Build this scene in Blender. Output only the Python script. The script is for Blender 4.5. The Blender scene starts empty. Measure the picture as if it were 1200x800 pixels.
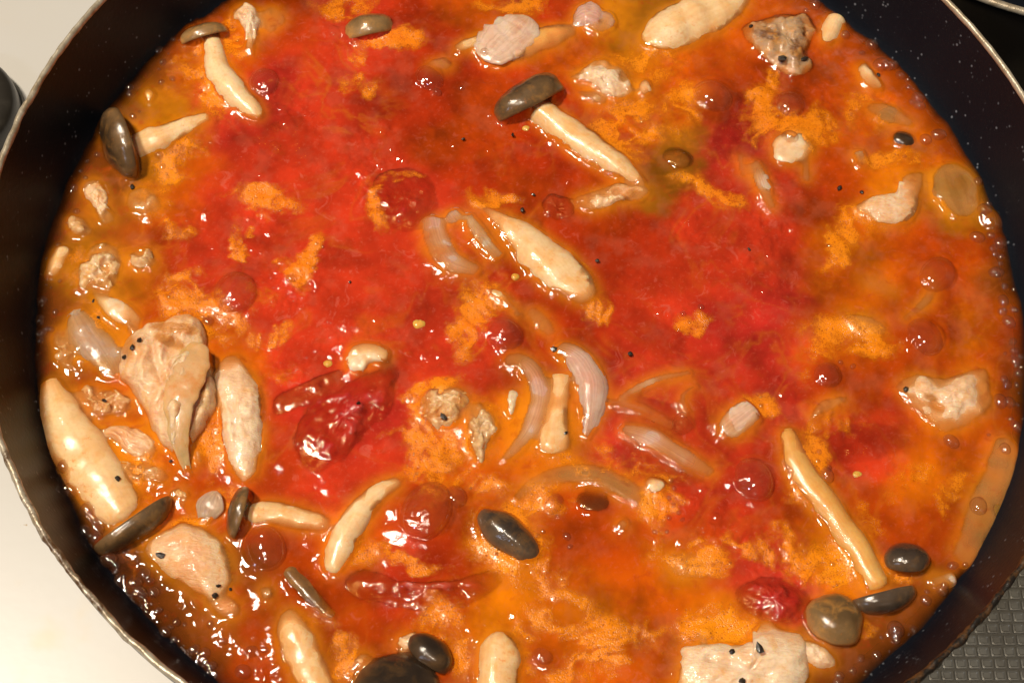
import bpy, bmesh, math
import numpy as np
from mathutils import Vector, Matrix
from mathutils.bvhtree import BVHTree

S = bpy.context.scene
COL = S.collection
rng = np.random.default_rng(7)

# ------------------------------------------------------------------ camera
F_PX = 1750.0
CAM = np.array([-0.005034, -0.199189, 0.351379])
TILT, ROLL = 0.47765, 0.08378
_fw = np.array([0, math.sin(TILT), -math.cos(TILT)])
_r = np.array([1.0, 0, 0]); _u = np.cross(_r, _fw)
RT = _r * math.cos(ROLL) + _u * math.sin(ROLL)
UP = -_r * math.sin(ROLL) + _u * math.cos(ROLL)
cam_d = bpy.data.cameras.new('camera'); cam = bpy.data.objects.new('camera', cam_d); COL.objects.link(cam)
cam_d.sensor_fit = 'HORIZONTAL'; cam_d.sensor_width = 36.0; cam_d.lens = 36.0 * F_PX / 1200.0
cam_d.clip_start = 0.01; cam_d.clip_end = 20
cam.matrix_world = Matrix(((RT[0], UP[0], -_fw[0], CAM[0]), (RT[1], UP[1], -_fw[1], CAM[1]),
                           (RT[2], UP[2], -_fw[2], CAM[2]), (0, 0, 0, 1)))
S.camera = cam

# ------------------------------------------------------------------ light
W = bpy.data.worlds.new('World'); S.world = W; W.use_nodes = True
bg = W.node_tree.nodes['Background']
bg.inputs[0].default_value = (1.0, 0.90, 0.78, 1); bg.inputs[1].default_value = 0.07

def lamp(name, loc, size, power, col, target=(0, 0, 0)):
    d = bpy.data.lights.new(name, 'AREA'); d.shape = 'DISK'; d.size = size; d.energy = power; d.color = col
    o = bpy.data.objects.new(name, d); COL.objects.link(o); o.location = loc
    o.rotation_euler = (Vector(target) - Vector(loc)).to_track_quat('-Z', 'Y').to_euler()
    return o
lamp('kitchen_lamp', (-0.62, 0.02, 1.36), 0.17, 22.5, (1.0, 0.87, 0.70))
lamp('hood_lamp', (-0.20, -0.50, 1.70), 0.11, 11.0, (1.0, 0.86, 0.68))
lamp('window_glow', (-0.95, -1.05, 1.25), 0.16, 2.6, (0.60, 0.74, 1.0))
S.view_settings.view_transform = 'Standard'; S.view_settings.look = 'None'
S.view_settings.gamma = 1.0; S.view_settings.exposure = 0.06
S.cycles.use_denoising = True
S.cycles.transparent_max_bounces = 16
S.cycles.max_bounces = 8
S.cycles.sample_clamp_indirect = 4.0

# ------------------------------------------------------------------ helpers
def U(px, py, z=0.0):
    """pixel of the 1200x800 photograph -> point on the level plane at height z (the liquid the things float in)"""
    d = _fw * F_PX + RT * (px - 600.0) + UP * (400.0 - py)
    t = (z - CAM[2]) / d[2]
    return CAM + d * t
def to_px(P):
    d = np.asarray(P) - CAM
    z = d @ _fw
    return 600 + F_PX * (d @ RT) / z, 400 - F_PX * (d @ UP) / z
def PXS(px, py):
    return 0.5 * (np.linalg.norm(U(px + 1, py) - U(px, py)) + np.linalg.norm(U(px, py + 1) - U(px, py)))

def _hash(ix, iy, iz, seed):
    h = (ix.astype(np.int64) * 374761393 + iy.astype(np.int64) * 668265263 + iz.astype(np.int64) * 2147483647 + seed * 1274126177) & 0xffffffff
    h = ((h ^ (h >> 13)) * 1274126177) & 0xffffffff
    h = ((h ^ (h >> 16)) * 2246822519) & 0xffffffff
    return ((h ^ (h >> 15)) & 0xffffff) / float(0xffffff) * 2 - 1
def noise(P, freq, seed=0):
    P = np.asarray(P, float) * freq + 1000.37
    i = np.floor(P).astype(np.int64); f = P - i
    f = f * f * f * (f * (f * 6 - 15) + 10)
    out = 0
    for dx in (0, 1):
        for dy in (0, 1):
            for dz in (0, 1):
                w = (f[:, 0] if dx else 1 - f[:, 0]) * (f[:, 1] if dy else 1 - f[:, 1]) * (f[:, 2] if dz else 1 - f[:, 2])
                out = out + w * _hash(i[:, 0] + dx, i[:, 1] + dy, i[:, 2] + dz, seed)
    return out
def fbm(P, freq, octv=3, seed=0, gain=0.5):
    s = 0; a = 1.0
    for k in range(octv):
        s = s + a * noise(P, freq * 2.03 ** k, seed + 17 * k); a *= gain
    return s
def sstep(a, b, x):
    t = np.clip((x - a) / (b - a), 0, 1); return t * t * (3 - 2 * t)
def lin(r, g, b):
    f = lambda c: (c / 255 / 12.92) if c / 255 <= 0.04045 else ((c / 255 + 0.055) / 1.055) ** 2.4
    return np.array([f(r), f(g), f(b)])
def catmull(P, n, closed=False):
    P = np.asarray(P, float); m = len(P)
    if m == 2 and not closed:
        t = np.linspace(0, 1, n)[:, None]; return P[0] * (1 - t) + P[1] * t
    if closed:
        Q = np.vstack([P[-1:], P, P[:2]]); segs = m
    else:
        Q = np.vstack([2 * P[0] - P[1], P, 2 * P[-1] - P[-2]]); segs = m - 1
    # spread samples by length
    L = np.array([np.linalg.norm(Q[k + 2][:2] - Q[k + 1][:2]) + 1e-9 for k in range(segs)])
    c = np.concatenate([[0], np.cumsum(L)])
    s = np.linspace(0, c[-1], n, endpoint=not closed)
    k = np.clip(np.searchsorted(c, s, side='right') - 1, 0, segs - 1)
    t = ((s - c[k]) / L[k])[:, None]
    p0, p1, p2, p3 = Q[k], Q[k + 1], Q[k + 2], Q[k + 3]
    return 0.5 * ((2 * p1) + (-p0 + p2) * t + (2 * p0 - 5 * p1 + 4 * p2 - p3) * t ** 2 + (-p0 + 3 * p1 - 3 * p2 + p3) * t ** 3)

PALE = {'cooked_chicken', 'white_chicken', 'chicken_fat', 'mushroom_flesh', 'pale_mushroom_flesh', 'soaked_mushroom_flesh', 'garlic', 'soaked_garlic', 'olive_onion', 'pale_onion', 'onion', 'greyish_onion', 'chicken_skin', 'mushroom_gills'}
FOOD = []       # world-space solids that break or lie under the liquid's surface
def add_mesh(name, V, Fc, mat, parent=None, attrs=None, uv=None, smooth=True, food=False, origin=None):
    V = np.asarray(V, float)
    if food: FOOD.append((V.copy(), [tuple(f) for f in Fc], mat.name in PALE))
    if parent is not None:
        org = np.array(parent.get('_org', (0, 0, 0)))
    else:
        org = V.mean(0) if origin is None else np.array(origin)
    me = bpy.data.meshes.new(name)
    me.from_pydata([tuple(v) for v in (V - org)], [], [tuple(map(int, f)) for f in Fc])
    if food:
        bm = bmesh.new(); bm.from_mesh(me); bmesh.ops.recalc_face_normals(bm, faces=bm.faces); bm.to_mesh(me); bm.free()
    if smooth: me.polygons.foreach_set('use_smooth', [True] * len(me.polygons))
    for k, a in (attrs or {}).items():
        a = np.asarray(a, float)
        if a.ndim == 1:
            at = me.attributes.new(k, 'FLOAT', 'POINT'); at.data.foreach_set('value', a.astype(np.float32))
        else:
            at = me.attributes.new(k, 'FLOAT_COLOR', 'POINT')
            at.data.foreach_set('color', np.hstack([a, np.ones((len(a), 1))]).astype(np.float32).ravel())
    if uv is not None:
        at = me.attributes.new('along', 'FLOAT_VECTOR', 'POINT')
        at.data.foreach_set('vector', np.asarray(uv, np.float32).ravel())
    me.materials.append(mat); me.update()
    o = bpy.data.objects.new(name, me); COL.objects.link(o)
    if parent is not None: o.parent = parent
    else: o.location = org
    return o
def tag(o, label, cat, group=None):
    o['label'] = label; o['category'] = cat
    if group: o['group'] = group
    return o
ORG = {}
class Thing:
    pass
def thing(name, label, cat, px, py, group=None):
    o = bpy.data.objects.new(name, None); COL.objects.link(o)
    o.location = U(px, py); o.empty_display_size = 0.005
    o['_org'] = tuple(U(px, py)); THINGS.append(o)
    return tag(o, label, cat, group)
THINGS = []

# ------------------------------------------------------------------ materials
def new_mat(name):
    m = bpy.data.materials.new(name); m.use_nodes = True
    nt = m.node_tree; nt.nodes.clear()
    out = nt.nodes.new('ShaderNodeOutputMaterial')
    return m, nt, out
def N(nt, typ, ins=None, **kw):
    n = nt.nodes.new(typ)
    for k, v in kw.items(): setattr(n, k, v)
    for k, v in (ins or {}).items():
        if isinstance(v, bpy.types.NodeSocket): nt.links.new(v, n.inputs[k])
        else: n.inputs[k].default_value = v
    return n
def rgb(c): return (float(c[0]), float(c[1]), float(c[2]), 1.0)
def mixc(nt, fac, a, b, blend='MIX'):
    n = nt.nodes.new('ShaderNodeMix'); n.data_type = 'RGBA'; n.blend_type = blend; n.clamp_factor = True
    for key, v in ((0, fac), (6, a), (7, b)):
        if isinstance(v, bpy.types.NodeSocket): nt.links.new(v, n.inputs[key])
        else: n.inputs[key].default_value = v if key == 0 else rgb(v)
    return n.outputs[2]
def mth(nt, op, a, b=0.0, c=0.0, clamp=False):
    n = nt.nodes.new('ShaderNodeMath'); n.operation = op; n.use_clamp = clamp
    for k, v in enumerate((a, b, c)):
        if isinstance(v, bpy.types.NodeSocket): nt.links.new(v, n.inputs[k])
        else: n.inputs[k].default_value = v
    return n.outputs[0]
def ramp(nt, v, a, b):
    n = nt.nodes.new('ShaderNodeMapRange'); n.interpolation_type = 'SMOOTHSTEP'
    nt.links.new(v, n.inputs[0]); n.inputs[1].default_value = a; n.inputs[2].default_value = b
    return n.outputs[0]
def pos(nt): return nt.nodes.new('ShaderNodeNewGeometry').outputs['Position']
def nz(nt, vec, scale, detail=3, rough=0.55, dist=0.0):
    return N(nt, 'ShaderNodeTexNoise', {'Vector': vec, 'Scale': scale, 'Detail': detail, 'Roughness': rough, 'Distortion': dist}).outputs['Fac']
def vor(nt, vec, scale, feature='F1', rnd=1.0):
    return N(nt, 'ShaderNodeTexVoronoi', {'Vector': vec, 'Scale': scale, 'Randomness': rnd}, feature=feature).outputs['Distance']
def bump(nt, h, strength, dist, normal=None):
    ins = {'Height': h, 'Strength': strength, 'Distance': dist}
    if normal is not None: ins['Normal'] = normal
    return N(nt, 'ShaderNodeBump', ins).outputs['Normal']
def attr(nt, name, out='Fac'): return N(nt, 'ShaderNodeAttribute', attribute_name=name).outputs[out]

def food_mat(name, base, second, spots=None, rough=0.34, coat=0.7, sss=0.65, sss_rad=(0.0034, 0.0017, 0.0007),
             fibre=None, grain=900, bump_mm=0.18, stain=0.55, alpha=1.0, patch=140, stripe=0.0, sear=None, sparkle=0.5, fibres=0.0, crown=None):
    """wet food: two base tones in patches, fine grain, broth stain low on its sides, a wet coat"""
    m, nt, out = new_mat(name)
    P = pos(nt); base, second = np.asarray(base) * 0.93, np.asarray(second) * np.array([0.92, 0.88, 0.84])
    c = mixc(nt, ramp(nt, nz(nt, P, patch, 4), 0.38, 0.66), base, second)
    g = nz(nt, P, grain, 3, 0.6)
    c = mixc(nt, mth(nt, 'MULTIPLY', ramp(nt, g, 0.45, 0.8), 0.35), c, np.asarray(second) * 0.72)
    if spots is not None:
        c = mixc(nt, mth(nt, 'MULTIPLY', ramp(nt, nz(nt, P, 320, 4, 0.65), 0.56, 0.70), 0.7), c, spots)
    h = g
    if stripe:
        uvn = attr(nt, 'along', 'Vector')
        mp = N(nt, 'ShaderNodeMapping', {'Vector': uvn, 'Scale': (1.2, stripe, 1)}).outputs[0]
        st = nz(nt, mp, 1.0, 2, 0.5)
        c = mixc(nt, mth(nt, 'MULTIPLY', ramp(nt, st, 0.42, 0.62), 0.16), c, np.clip(np.asarray(base) * 1.25, 0, 0.95))
        h = mth(nt, 'ADD', mth(nt, 'MULTIPLY', g, 0.6), mth(nt, 'MULTIPLY', st, 0.25))
    if fibres:
        fp = N(nt, 'ShaderNodeMapping', {'Vector': P, 'Rotation': (0, 0, 0.6), 'Scale': (260, 1100, 700)}).outputs[0]
        fb = nz(nt, fp, 1.0, 4, 0.65, 0.8)
        h = mth(nt, 'ADD', mth(nt, 'MULTIPLY', h, 0.7), mth(nt, 'MULTIPLY', fb, 1.3 * fibres))
        c = mixc(nt, mth(nt, 'MULTIPLY', ramp(nt, fb, 0.50, 0.70), 0.35 * fibres), c, np.asarray(second) * np.array([0.80, 0.66, 0.52]))
    if crown is not None:
        cr = mth(nt, 'ADD', attr(nt, 'crown'), mth(nt, 'MULTIPLY', mth(nt, 'SUBTRACT', nz(nt, P, 330, 4, 0.6), 0.5), 0.7))
        c = mixc(nt, ramp(nt, cr, 0.12, 0.80), c, crown)
    if sear is not None:
        sr = attr(nt, 'sear')
        sm = ramp(nt, mth(nt, 'ADD', sr, mth(nt, 'MULTIPLY', mth(nt, 'SUBTRACT', nz(nt, P, 420, 4, 0.65), 0.5), 1.3)), 0.32, 0.85)
        c = mixc(nt, sm, c, sear)
    c = mixc(nt, mth(nt, 'MULTIPLY', ramp(nt, nz(nt, P, 210, 4, 0.6, 0.6), 0.46, 0.72), stain * 0.95), c, (0.74, 0.34, 0.07))
    spk = mth(nt, 'MULTIPLY', ramp(nt, nz(nt, P, 950, 3, 0.7), 0.55, 0.66), ramp(nt, nz(nt, P, 150, 3), 0.46, 0.66))
    c = mixc(nt, mth(nt, 'MULTIPLY', spk, stain), c, (0.70, 0.22, 0.02))
    # broth soaked in around the waterline
    zc = N(nt, 'ShaderNodeSeparateXYZ', {0: P}).outputs[2]
    wet = mth(nt, 'ADD', zc, mth(nt, 'MULTIPLY', mth(nt, 'SUBTRACT', nz(nt, P, 420, 3), 0.5), 0.0022))
    w = mth(nt, 'MULTIPLY', mth(nt, 'SUBTRACT', 1.0, ramp(nt, wet, -0.0002, 0.0032)), stain)
    c = mixc(nt, w, c, (0.62, 0.20, 0.02))
    nb = bump(nt, h, 0.55, bump_mm * 0.001)
    nb2 = bump(nt, nz(nt, P, 1100, 3, 0.6), sparkle, 0.00025)
    pb = N(nt, 'ShaderNodeBsdfPrincipled', {'Base Color': c, 'Roughness': rough, 'Normal': nb, 'Subsurface Weight': sss,
           'Subsurface Radius': sss_rad, 'Subsurface Scale': 1.0, 'Coat Weight': coat, 'Coat Roughness': 0.06,
           'Coat IOR': 1.4, 'Coat Normal': nb2, 'IOR': 1.4})
    sh = pb.outputs[0]
    if alpha < 1:
        # thin wet tissue: part of the light goes straight through, less at grazing angles
        lw = N(nt, 'ShaderNodeLayerWeight', {'Blend': 0.35}).outputs['Facing']
        a = mth(nt, 'ADD', mth(nt, 'MULTIPLY', ramp(nt, lw, 0.1, 0.9), (1 - alpha) * 0.75), alpha, clamp=True)
        if stripe: a = mth(nt, 'ADD', a, mth(nt, 'MULTIPLY', mth(nt, 'SUBTRACT', ramp(nt, st, 0.4, 0.65), 0.5), 0.12), clamp=True)
        tr = N(nt, 'ShaderNodeBsdfTransparent', {'Color': (0.98, 0.82, 0.70, 1)}).outputs[0]
        sh = N(nt, 'ShaderNodeMixShader', {0: a, 1: tr, 2: sh}).outputs[0]
    nt.links.new(sh, out.inputs[0])
    return m

M = {}
M['chicken'] = food_mat('cooked_chicken', (0.83, 0.60, 0.37), (0.78, 0.43, 0.22), spots=(0.62, 0.33, 0.14), grain=700, bump_mm=0.6, sear=(0.52, 0.22, 0.065), fibres=1.0)
M['chicken_white'] = food_mat('white_chicken', (0.86, 0.68, 0.48), (0.82, 0.56, 0.35), grain=800, bump_mm=0.45, stain=0.5, sear=(0.42, 0.2, 0.07), fibres=1.0)
M['chicken_brown'] = food_mat('seared_chicken', (0.40, 0.25, 0.14), (0.50, 0.34, 0.21), spots=(0.24, 0.13, 0.07), bump_mm=0.4, sear=(0.16, 0.07, 0.03), fibres=1.0)
M['fat'] = food_mat('chicken_fat', (0.72, 0.52, 0.30), (0.60, 0.38, 0.17), spots=(0.40, 0.24, 0.08), coat=1.0, bump_mm=0.4, sear=(0.36, 0.15, 0.05), fibres=1.0)
M['skin'] = food_mat('chicken_skin', (0.80, 0.44, 0.19), (0.84, 0.55, 0.30), coat=1.0, grain=500, bump_mm=0.3, alpha=0.8, sear=(0.70, 0.30, 0.09))
M['stem'] = food_mat('mushroom_flesh', (0.84, 0.60, 0.33), (0.80, 0.50, 0.23), spots=(0.68, 0.44, 0.18), grain=1100, bump_mm=0.10, rough=0.32, stain=0.6, fibres=0.4, stripe=11)
M['stem_pale'] = food_mat('pale_mushroom_flesh', (0.85, 0.64, 0.38), (0.82, 0.54, 0.27), grain=1100, bump_mm=0.10, stain=0.45, fibres=0.4, stripe=11)
M['stem_amber'] = food_mat('soaked_mushroom_flesh', (0.74, 0.44, 0.14), (0.72, 0.36, 0.09), grain=1000, bump_mm=0.1, stain=0.7, stripe=11)
M['cap'] = food_mat('brown_mushroom_cap', (0.105, 0.060, 0.026), (0.165, 0.098, 0.045), spots=(0.05, 0.030, 0.017), grain=1200, bump_mm=0.05, sss=0.08, rough=0.28, coat=0.9, stain=0.2, crown=(0.036,0.021,0.011))
M['cap_grey'] = food_mat('grey_mushroom_cap', (0.075, 0.050, 0.033), (0.125, 0.082, 0.050), spots=(0.07, 0.05, 0.04), grain=1200, bump_mm=0.04, sss=0.08, rough=0.25, coat=1.0, stain=0.1, crown=(0.034,0.023,0.017))
M['cap_dark'] = food_mat('dark_mushroom_cap', (0.050, 0.030, 0.016), (0.075, 0.045, 0.024), grain=1300, bump_mm=0.04, sss=0.05, rough=0.28, coat=0.9, stain=0.05, crown=(0.022,0.014,0.009))
M['cap_tan'] = food_mat('tan_mushroom_cap', (0.22, 0.130, 0.052), (0.29, 0.175, 0.075), spots=(0.22, 0.13, 0.05), grain=1200, bump_mm=0.05, sss=0.1, rough=0.28, coat=1.0, stain=0.35, crown=(0.11,0.064,0.026))
M['gill'] = food_mat('mushroom_gills', (0.66, 0.46, 0.25), (0.52, 0.34, 0.17), grain=1500, bump_mm=0.1, stain=0.4)
M['onion'] = food_mat('onion', (0.93, 0.60, 0.49), (0.90, 0.47, 0.37), grain=900, bump_mm=0.10, alpha=0.58, stripe=14, stain=0.15, rough=0.25, coat=1.0)
M['onion_pale'] = food_mat('pale_onion', (0.88, 0.65, 0.51), (0.82, 0.51, 0.38), grain=900, bump_mm=0.10, alpha=0.74, stripe=12, stain=0.2, rough=0.25, coat=1.0)
M['onion_grey'] = food_mat('greyish_onion', (0.66, 0.50, 0.38), (0.60, 0.43, 0.31), grain=900, bump_mm=0.08, alpha=0.62, stripe=10, stain=0.25, rough=0.22, coat=1.0)
M['onion_olive'] = food_mat('olive_onion', (0.62, 0.34, 0.09), (0.56, 0.26, 0.05), grain=900, bump_mm=0.10, alpha=0.45, stripe=5, stain=0.2, rough=0.25, coat=1.0)
M['garlic'] = food_mat('garlic', (0.84, 0.72, 0.52), (0.82, 0.64, 0.42), grain=900, bump_mm=0.08, stain=0.45)
M['garlic_amber'] = food_mat('soaked_garlic', (0.80, 0.50, 0.17), (0.78, 0.42, 0.10), grain=900, bump_mm=0.08, stain=0.5)
M['tomato'] = food_mat('tomato_flesh', (0.54, 0.050, 0.024), (0.60, 0.095, 0.050), spots=(0.66, 0.17, 0.11), grain=420, bump_mm=0.3, stain=0.1, coat=0.7, sss=0.4, rough=0.3, alpha=0.8)
M['tomato_deep'] = food_mat('crimson_tomato_flesh', (0.50, 0.026, 0.022), (0.58, 0.060, 0.040), spots=(0.64, 0.13, 0.10), grain=420, bump_mm=0.3, stain=0.0, coat=0.7, sss=0.4, rough=0.3, alpha=0.8)
M['tomato_pink'] = food_mat('pinkish_tomato_flesh', (0.60, 0.11, 0.06), (0.62, 0.20, 0.12), spots=(0.70, 0.26, 0.17), grain=500, bump_mm=0.4, stain=0.1, coat=1.0, alpha=0.7, rough=0.25)
M['seed'] = food_mat('tomato_seed', (0.80, 0.42, 0.08), (0.74, 0.34, 0.05), grain=1500, bump_mm=0.05, stain=0.0)
M['pepper'] = food_mat('black_pepper', (0.018, 0.013, 0.010), (0.035, 0.024, 0.016), grain=2500, bump_mm=0.2, sss=0, stain=0.0, coat=0.6)

# ------------------------------------------------------------------ solids
def grid_faces(n, m, closed_m=True, off=0):
    f = []
    for i in range(n - 1):
        for j in range(m if closed_m else m - 1):
            a = off + i * m + j; b = off + i * m + (j + 1) % m
            f.append((a, b, b + m, a + m))
    return f

def loft_geo(path, z=1.0, flat=0.85, n=34, m=20, lump=0.10, freq=190, seed=1, tip=(0.35, 0.35), tilt=0.0, cup=0.0, sink=1.0):
    """path: (px, py, half width in px[, z mm]) ; a rounded tapering solid along it"""
    Q = [list(p) + ([z] if len(p) == 3 else []) for p in path]
    R = catmull(np.array([[*U(p[0], p[1], p[3] * 1e-3)[:2], p[3] * 1e-3, p[2] * PXS(p[0], p[1])] for p in Q]), n)
    C, hw = R[:, :3].copy(), np.maximum(R[:, 3], 1e-5); 
    if flat >= 0.4 and sink:
        hw = hw * 1.14; zc = C[:, 2]
        C[:, 2] = np.where(zc > 0, 0.40 * zc, zc) - 0.26 * hw * flat - 0.0005
    else: C[:, 2] -= 0.0006
    T = np.gradient(C, axis=0); T /= np.linalg.norm(T, axis=1)[:, None]
    L = np.cross(T, [0, 0, 1.0]); L /= np.linalg.norm(L, axis=1)[:, None]
    Zv = np.cross(L, T)
    if tilt:
        L, Zv = L * math.cos(tilt) + Zv * math.sin(tilt), -L * math.sin(tilt) + Zv * math.cos(tilt)
    s = np.concatenate([[0], np.cumsum(np.linalg.norm(np.diff(C, axis=0), axis=1))])
    e0 = np.clip(s / (hw * tip[0] * 2 + 1e-9), 0, 1) if tip[0] else np.ones(n)
    e1 = np.clip((s[-1] - s) / (hw * tip[1] * 2 + 1e-9), 0, 1) if tip[1] else np.ones(n)
    prof = np.sqrt(1 - (1 - e0) ** 2) * np.sqrt(1 - (1 - e1) ** 2)
    prof = np.maximum(prof, 0.04)
    th = np.linspace(0, 2 * np.pi, m, endpoint=False)
    V = []; UVc = []
    for i in range(n):
        w = hw[i] * prof[i]; hgt = w * flat
        if cup: hgt = hw[i] * flat * (0.4 + 0.6 * prof[i])
        sn = np.sin(th); lat = np.cos(th) * w; ver = (np.sign(sn) * np.abs(sn) ** 1.45 if flat >= 0.4 else sn) * hgt - cup * (lat / hw[i]) ** 2 * hw[i]
        V.append(C[i] + lat[:, None] * L[i] + ver[:, None] * Zv[i])
        UVc.append(np.stack([np.full(m, s[i] / max(s[-1], 1e-6)), np.cos(th) * 0.5, np.sin(th)], 1))
    V = np.vstack(V); UVc = np.vstack(UVc)
    ctr = np.repeat(C, m, 0); d = V - ctr; d /= np.linalg.norm(d, axis=1)[:, None] + 1e-9
    amp = np.repeat(hw * prof, m) * lump
    V = V + d * (amp * (fbm(V, freq, 3, seed)))[:, None]
    Fc = grid_faces(n, m)
    Fc.append(tuple(range(m))[::-1]); Fc.append(tuple(range((n - 1) * m, n * m)))
    return V, Fc, UVc

def blob_geo(outline, top=3.0, z=0.0, depth=5.0, na=72, nr=20, lump=0.7, freq=230, seed=1, sq=2.4, fib=None, ridges=(), sear=(), centre=None, edge=0.04, sharp=0.8, sink=1.0, grow=1.09):
    """outline in px, swept up into a lumpy solid: top mm above and depth mm below its waist at z mm"""
    O = catmull(np.array([U(p[0], p[1], z * 1e-3)[:2] for p in outline]), na, closed=True)
    c = O.mean(0) if centre is None else U(*centre, z * 1e-3)[:2]
    R = O - c
    ed = 1 + edge * noise(np.hstack([O * 1.0, np.zeros((na, 1))]), 500, seed + 5)
    R = R * ed[:, None] * grow
    rad = np.linalg.norm(R, axis=1).mean()
    s = 1 - (1 - np.linspace(0, 1, nr + 1)[1:]) ** 1.35
    V = [np.array([[c[0], c[1], 0, 1.0]])]
    for sg in (1, -1):
        ss = s if sg > 0 else s[:-1][::-1]
        for k in ss:
            prof = (1 - k ** sq) ** sharp
            zz = (top if sg > 0 else -depth) * 1e-3 * prof
            V.append(np.hstack([c + R * k, np.full((na, 1), zz), np.full((na, 1), float(sg > 0) * prof)]))
    V.append(np.array([[c[0], c[1], -depth * 1e-3, 0.0]]))
    V[0][0, 2] = top * 1e-3
    V = np.vstack(V); w = V[:, 3]; P = V[:, :3].copy()
    Q = P.copy()
    if fib is not None:
        a = math.radians(fib); ca, sa = math.cos(a), math.sin(a)
        Q[:, 0], Q[:, 1] = (P[:, 0] * ca + P[:, 1] * sa) * 0.35, -P[:, 0] * sa + P[:, 1] * ca
    nn = fbm(Q, freq, 4, seed, 0.55)
    P[:, 2] += nn * lump * 1e-3 * (0.35 + 0.65 * w)
    P[:, 0] += fbm(P, freq, 2, seed + 40) * lump * 0.4e-3
    P[:, 1] += fbm(P, freq, 2, seed + 80) * lump * 0.4e-3
    P[:, 2] += z * 1e-3 - 0.0006 - 0.12e-3 * top * sink
    px, py = to_px(P)
    for (x0, y0, x1, y1, wd, am) in ridges:
        d = np.array([x1 - x0, y1 - y0], float); LL = (d ** 2).sum()
        t = np.clip(((px - x0) * d[0] + (py - y0) * d[1]) / LL, 0, 1)
        dist = np.hypot(px - x0 - t * d[0], py - y0 - t * d[1])
        P[:, 2] += am * 1e-3 * np.exp(-(dist / wd) ** 2) * np.where(w > 0, np.minimum(1, w * 2), 0)
    se = np.zeros(len(P))
    for (x, y, rx, ry, a) in sear:
        ca, sa = math.cos(math.radians(a)), math.sin(math.radians(a))
        dx, dy = px - x, py - y
        q = ((dx * ca + dy * sa) / rx) ** 2 + ((-dx * sa + dy * ca) / ry) ** 2
        se = np.maximum(se, np.exp(-q))
    nring = 2 * nr - 1
    Fc = []
    for j in range(na):
        Fc.append((0, 1 + j, 1 + (j + 1) % na))
    Fc += grid_faces(nring, na, True, 1)
    last = len(P) - 1; b = 1 + (nring - 1) * na
    for j in range(na): Fc.append((last, b + (j + 1) % na, b + j))
    return P, Fc, se

def cap_geo(px, py, z, ax, el, r_px, h_px, squash=1.0, seed=1, n=16, m=40, spin=0.0):
    """mushroom cap: dome with an in-rolled edge. ax = where the dome points in the picture (dx, dy), el = its tilt up (deg)"""
    c = U(px, py, z * 1e-3) + np.array([0, 0, -0.0010]); k = PXS(px, py)
    d = U(px + ax[0], py + ax[1], z * 1e-3) - U(px, py, z * 1e-3); d /= np.linalg.norm(d)
    e = math.radians(el); A = d * math.cos(e) + np.array([0, 0, math.sin(e)])
    X = np.cross(A, [0, 0, 1.0])
    if np.linalg.norm(X) < 1e-3: X = np.array([1.0, 0, 0])
    X /= np.linalg.norm(X); Y = np.cross(A, X)
    R, Hh = r_px * k, h_px * k
    pr = []
    for t in np.linspace(0, 1, n):       # top
        a = t * math.pi / 2
        pr.append((R * math.sin(a) ** 0.9, Hh * (math.cos(a) ** 0.85 if a < math.pi / 2 - 1e-6 else 0)))
    pr[0] = (R * 0.02, Hh)
    pr.append((R * 0.985, -Hh * 0.10)); pr.append((R * 0.93, -Hh * 0.13))
    ntop = len(pr)
    und = [(0.85, -0.05), (0.7, 0.03), (0.5, 0.08), (0.3, 0.10), (0.02, 0.10)]
    th = np.linspace(0, 2 * np.pi, m, endpoint=False)
    def ringset(prof, gill=False):
        V = []
        for i, (r, hh) in enumerate(prof):
            rr = np.full(m, r)
            g = ((np.arange(m) % 2) * 2 - 1) * R * 0.018 * (1 if gill and 0 < i < len(prof) - 1 else 0)
            V.append(c + (np.cos(th + spin) * rr)[:, None] * X + (np.sin(th + spin) * rr * squash)[:, None] * Y + (hh + g)[:, None] * A if gill else
                     c + (np.cos(th + spin) * rr)[:, None] * X + (np.sin(th + spin) * rr * squash)[:, None] * Y + hh * A)
        return np.vstack(V)
    V = ringset(pr)
    nn = fbm(V, 120, 3, seed)
    V = V + (V - c) * (nn * 0.09)[:, None]
    Fc = grid_faces(len(pr), m); Fc.append(tuple(range(m))[::-1])
    pu = [(R * 0.93, -Hh * 0.13)] + [(R * a, Hh * b) for a, b in und]
    G = ringset(pu, True)
    G[:m] = V[-m:] * 1.0
    Gf = grid_faces(len(pu), m); Gf.append(tuple(range((len(pu) - 1) * m, len(pu) * m)))
    return (V, Fc), (G, Gf)

def stem_part(t, path, mat='stem', name='stem', **kw):
    V, Fc, uv = loft_geo(path, **kw)
    return add_mesh(name, V, Fc, M[mat], t, uv=uv, food=True)
def cap_part(t, *a, mat='cap', gills=True, **kw):
    (V, Fc), (G, Gf) = cap_geo(*a, **kw)
    nv = len(V) // 40; cw = np.repeat(np.clip(1 - np.arange(nv) / (nv - 3), 0, 1), 40)
    c = add_mesh('cap', V, Fc, M[mat], t, food=True, attrs={'crown': cw})
    if gills:
        g = add_mesh('gills', G, Gf, M['gill'], t, food=True)
        g.parent = c
    return c
def piece(name, label, cat, outline, mat, group=None, **kw):
    V, Fc, se = blob_geo(outline, **kw)
    return tag(add_mesh(name, V, Fc, M[mat], food=True, attrs={'sear': se}), label, cat, group)
def strip(name, label, cat, path, mat, group=None, **kw):
    V, Fc, uv = loft_geo(path, **kw)
    return tag(add_mesh(name, V, Fc, M[mat], food=True, uv=uv, attrs={'sear': np.zeros(len(V))}), label, cat, group)
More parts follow.
